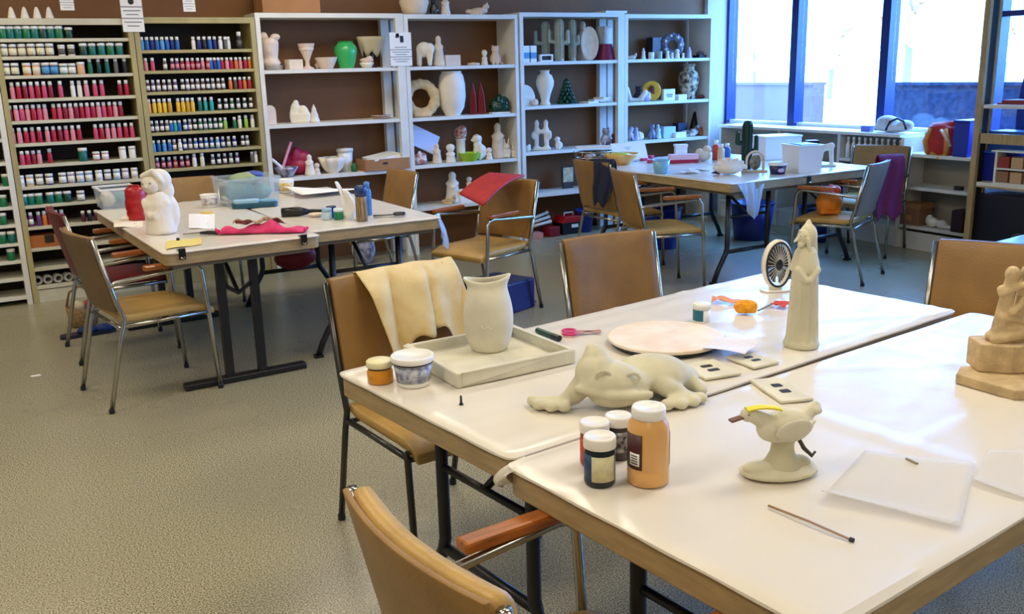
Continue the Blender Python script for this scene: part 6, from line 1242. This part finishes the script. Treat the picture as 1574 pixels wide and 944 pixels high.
# maroon bag under the left tables, blue crate under the red-draped chair, basket, slippers, bag
p = at(462, 412, .0); q = at(452, 402, .34)
t = thing('sling_bag', 'dark red bag hanging under the left table corner', 'bag', (q.x, q.y, .30), CA+.1); blob([('e', (0, 0, .06), (.13, .06, .075)), ('e', (.06, 0, .08), (.09, .06, .07))], .008, 'bag', paint((130, 16, 24), .5), t)
for s in (-1, 1): MB().tube([(s*.06, 0, .12), (s*.05, 0, .37)], .006, 6).obj('strap', paint((80, 10, 16)), t)
p = at(766, 405, .30); single(MB().b2((-.16, -.17, 0), (.16, .17, .20)), 'storage_crate', paint((18, 26, 92), .4), 'navy crate under the seat of the red-draped chair', 'crate', (2.86, 5.28, 0), r8(20), bevel=.01)
p = at(560, 405, 0); t = thing('shoulder_bag', 'grey and white printed bag on the floor under the left tables', 'bag', (p.x, p.y, 0), CA); blob([('e', (0, 0, .12), (.10, .07, .13)), ('e', (.03, 0, .2), (.07, .05, .09))], .01, 'bag', mat('printed_bag', (196, 196, 206), .6, rgb2=(90, 92, 120), vscale=22), t); MB().tube([(-.05, 0, .24), (0, 0, .36), (.07, 0, .26)], .007, 6).obj('strap', m_blackp, t, smooth=True)
p = at(505, 395, 0); blobthing([('e', (0, 0, .06), (.16, .08, .06)), ('e', (.05, -.02, .1), (.1, .06, .05))], .01, 'rolled_jacket', mat('black_white_cloth', (30, 30, 34), .7, rgb2=(200, 200, 200), vscale=10), 'rolled black and white jacket on the floor behind the left tables', 'cloth', (p.x, p.y+.3, 0), CA)
p = at(130, 500, 0); U = mpp(p); t = thing('wicker_basket', 'small wicker basket on the floor beside the side-on tan chair', 'basket', (p.x, p.y, 0), CA)
MB().lathe([(.07, 0), (.085, .02), (.10, .13), (.093, .13), (.075, .02), (0, .015)], 18).obj('body', mat('wicker', (150, 120, 76), .8, var=.3, vscale=60, bump=.6, bscale=120), t, smooth=True); MB().tube([(-.1, 0, .12), (-.07, 0, .22), (0, 0, .26), (.07, 0, .22), (.1, 0, .12)], .008, 6).obj('handle', mat('wicker'), t, smooth=True)
for i, (dx, dy) in enumerate(((-.03, 0), (.03, .02), (0, -.03))): MB().ell((dx, dy, .13), .033, 10, 7).obj('yarn_ball', paint([(214, 206, 190), (180, 60, 60), (206, 190, 150)][i], .8), t, smooth=True)
for i, (px, py) in enumerate(((122, 517), (150, 513))):
    p = at(px, py, 0); t = thing('slipper', ('left', 'right')[i]+' navy slipper on the floor below the wicker basket', 'shoe', (p.x, p.y, 0), .1, 'navy slippers'); MB().prism(rrect(.22, .085, .04), 0, .02).obj('sole', paint((30, 34, 50)), t); blob([('e', (.05, 0, .03), (.06, .042, .03))], .006, 'upper', paint((20, 50, 110), .7), t)
p = at(800, 466, 0); single(MB().tube([(-.1, .05, .008), (-.02, .02, .008), (.05, -.01, .008), (.10, -.04, .008)], .007, 6), 'rope', paint((170, 70, 40), .8), 'short red-brown cord on the floor beside the navy crate', 'cord', (p.x, p.y, 0), smooth=True)
p = at(55, 578, 0); single(MB().prism(rrect(.05, .03, .01), 0, .002), 'paper_scrap', m_paper, 'tiny white paper scrap on the open floor at left', 'paper', (p.x, p.y, .0005))
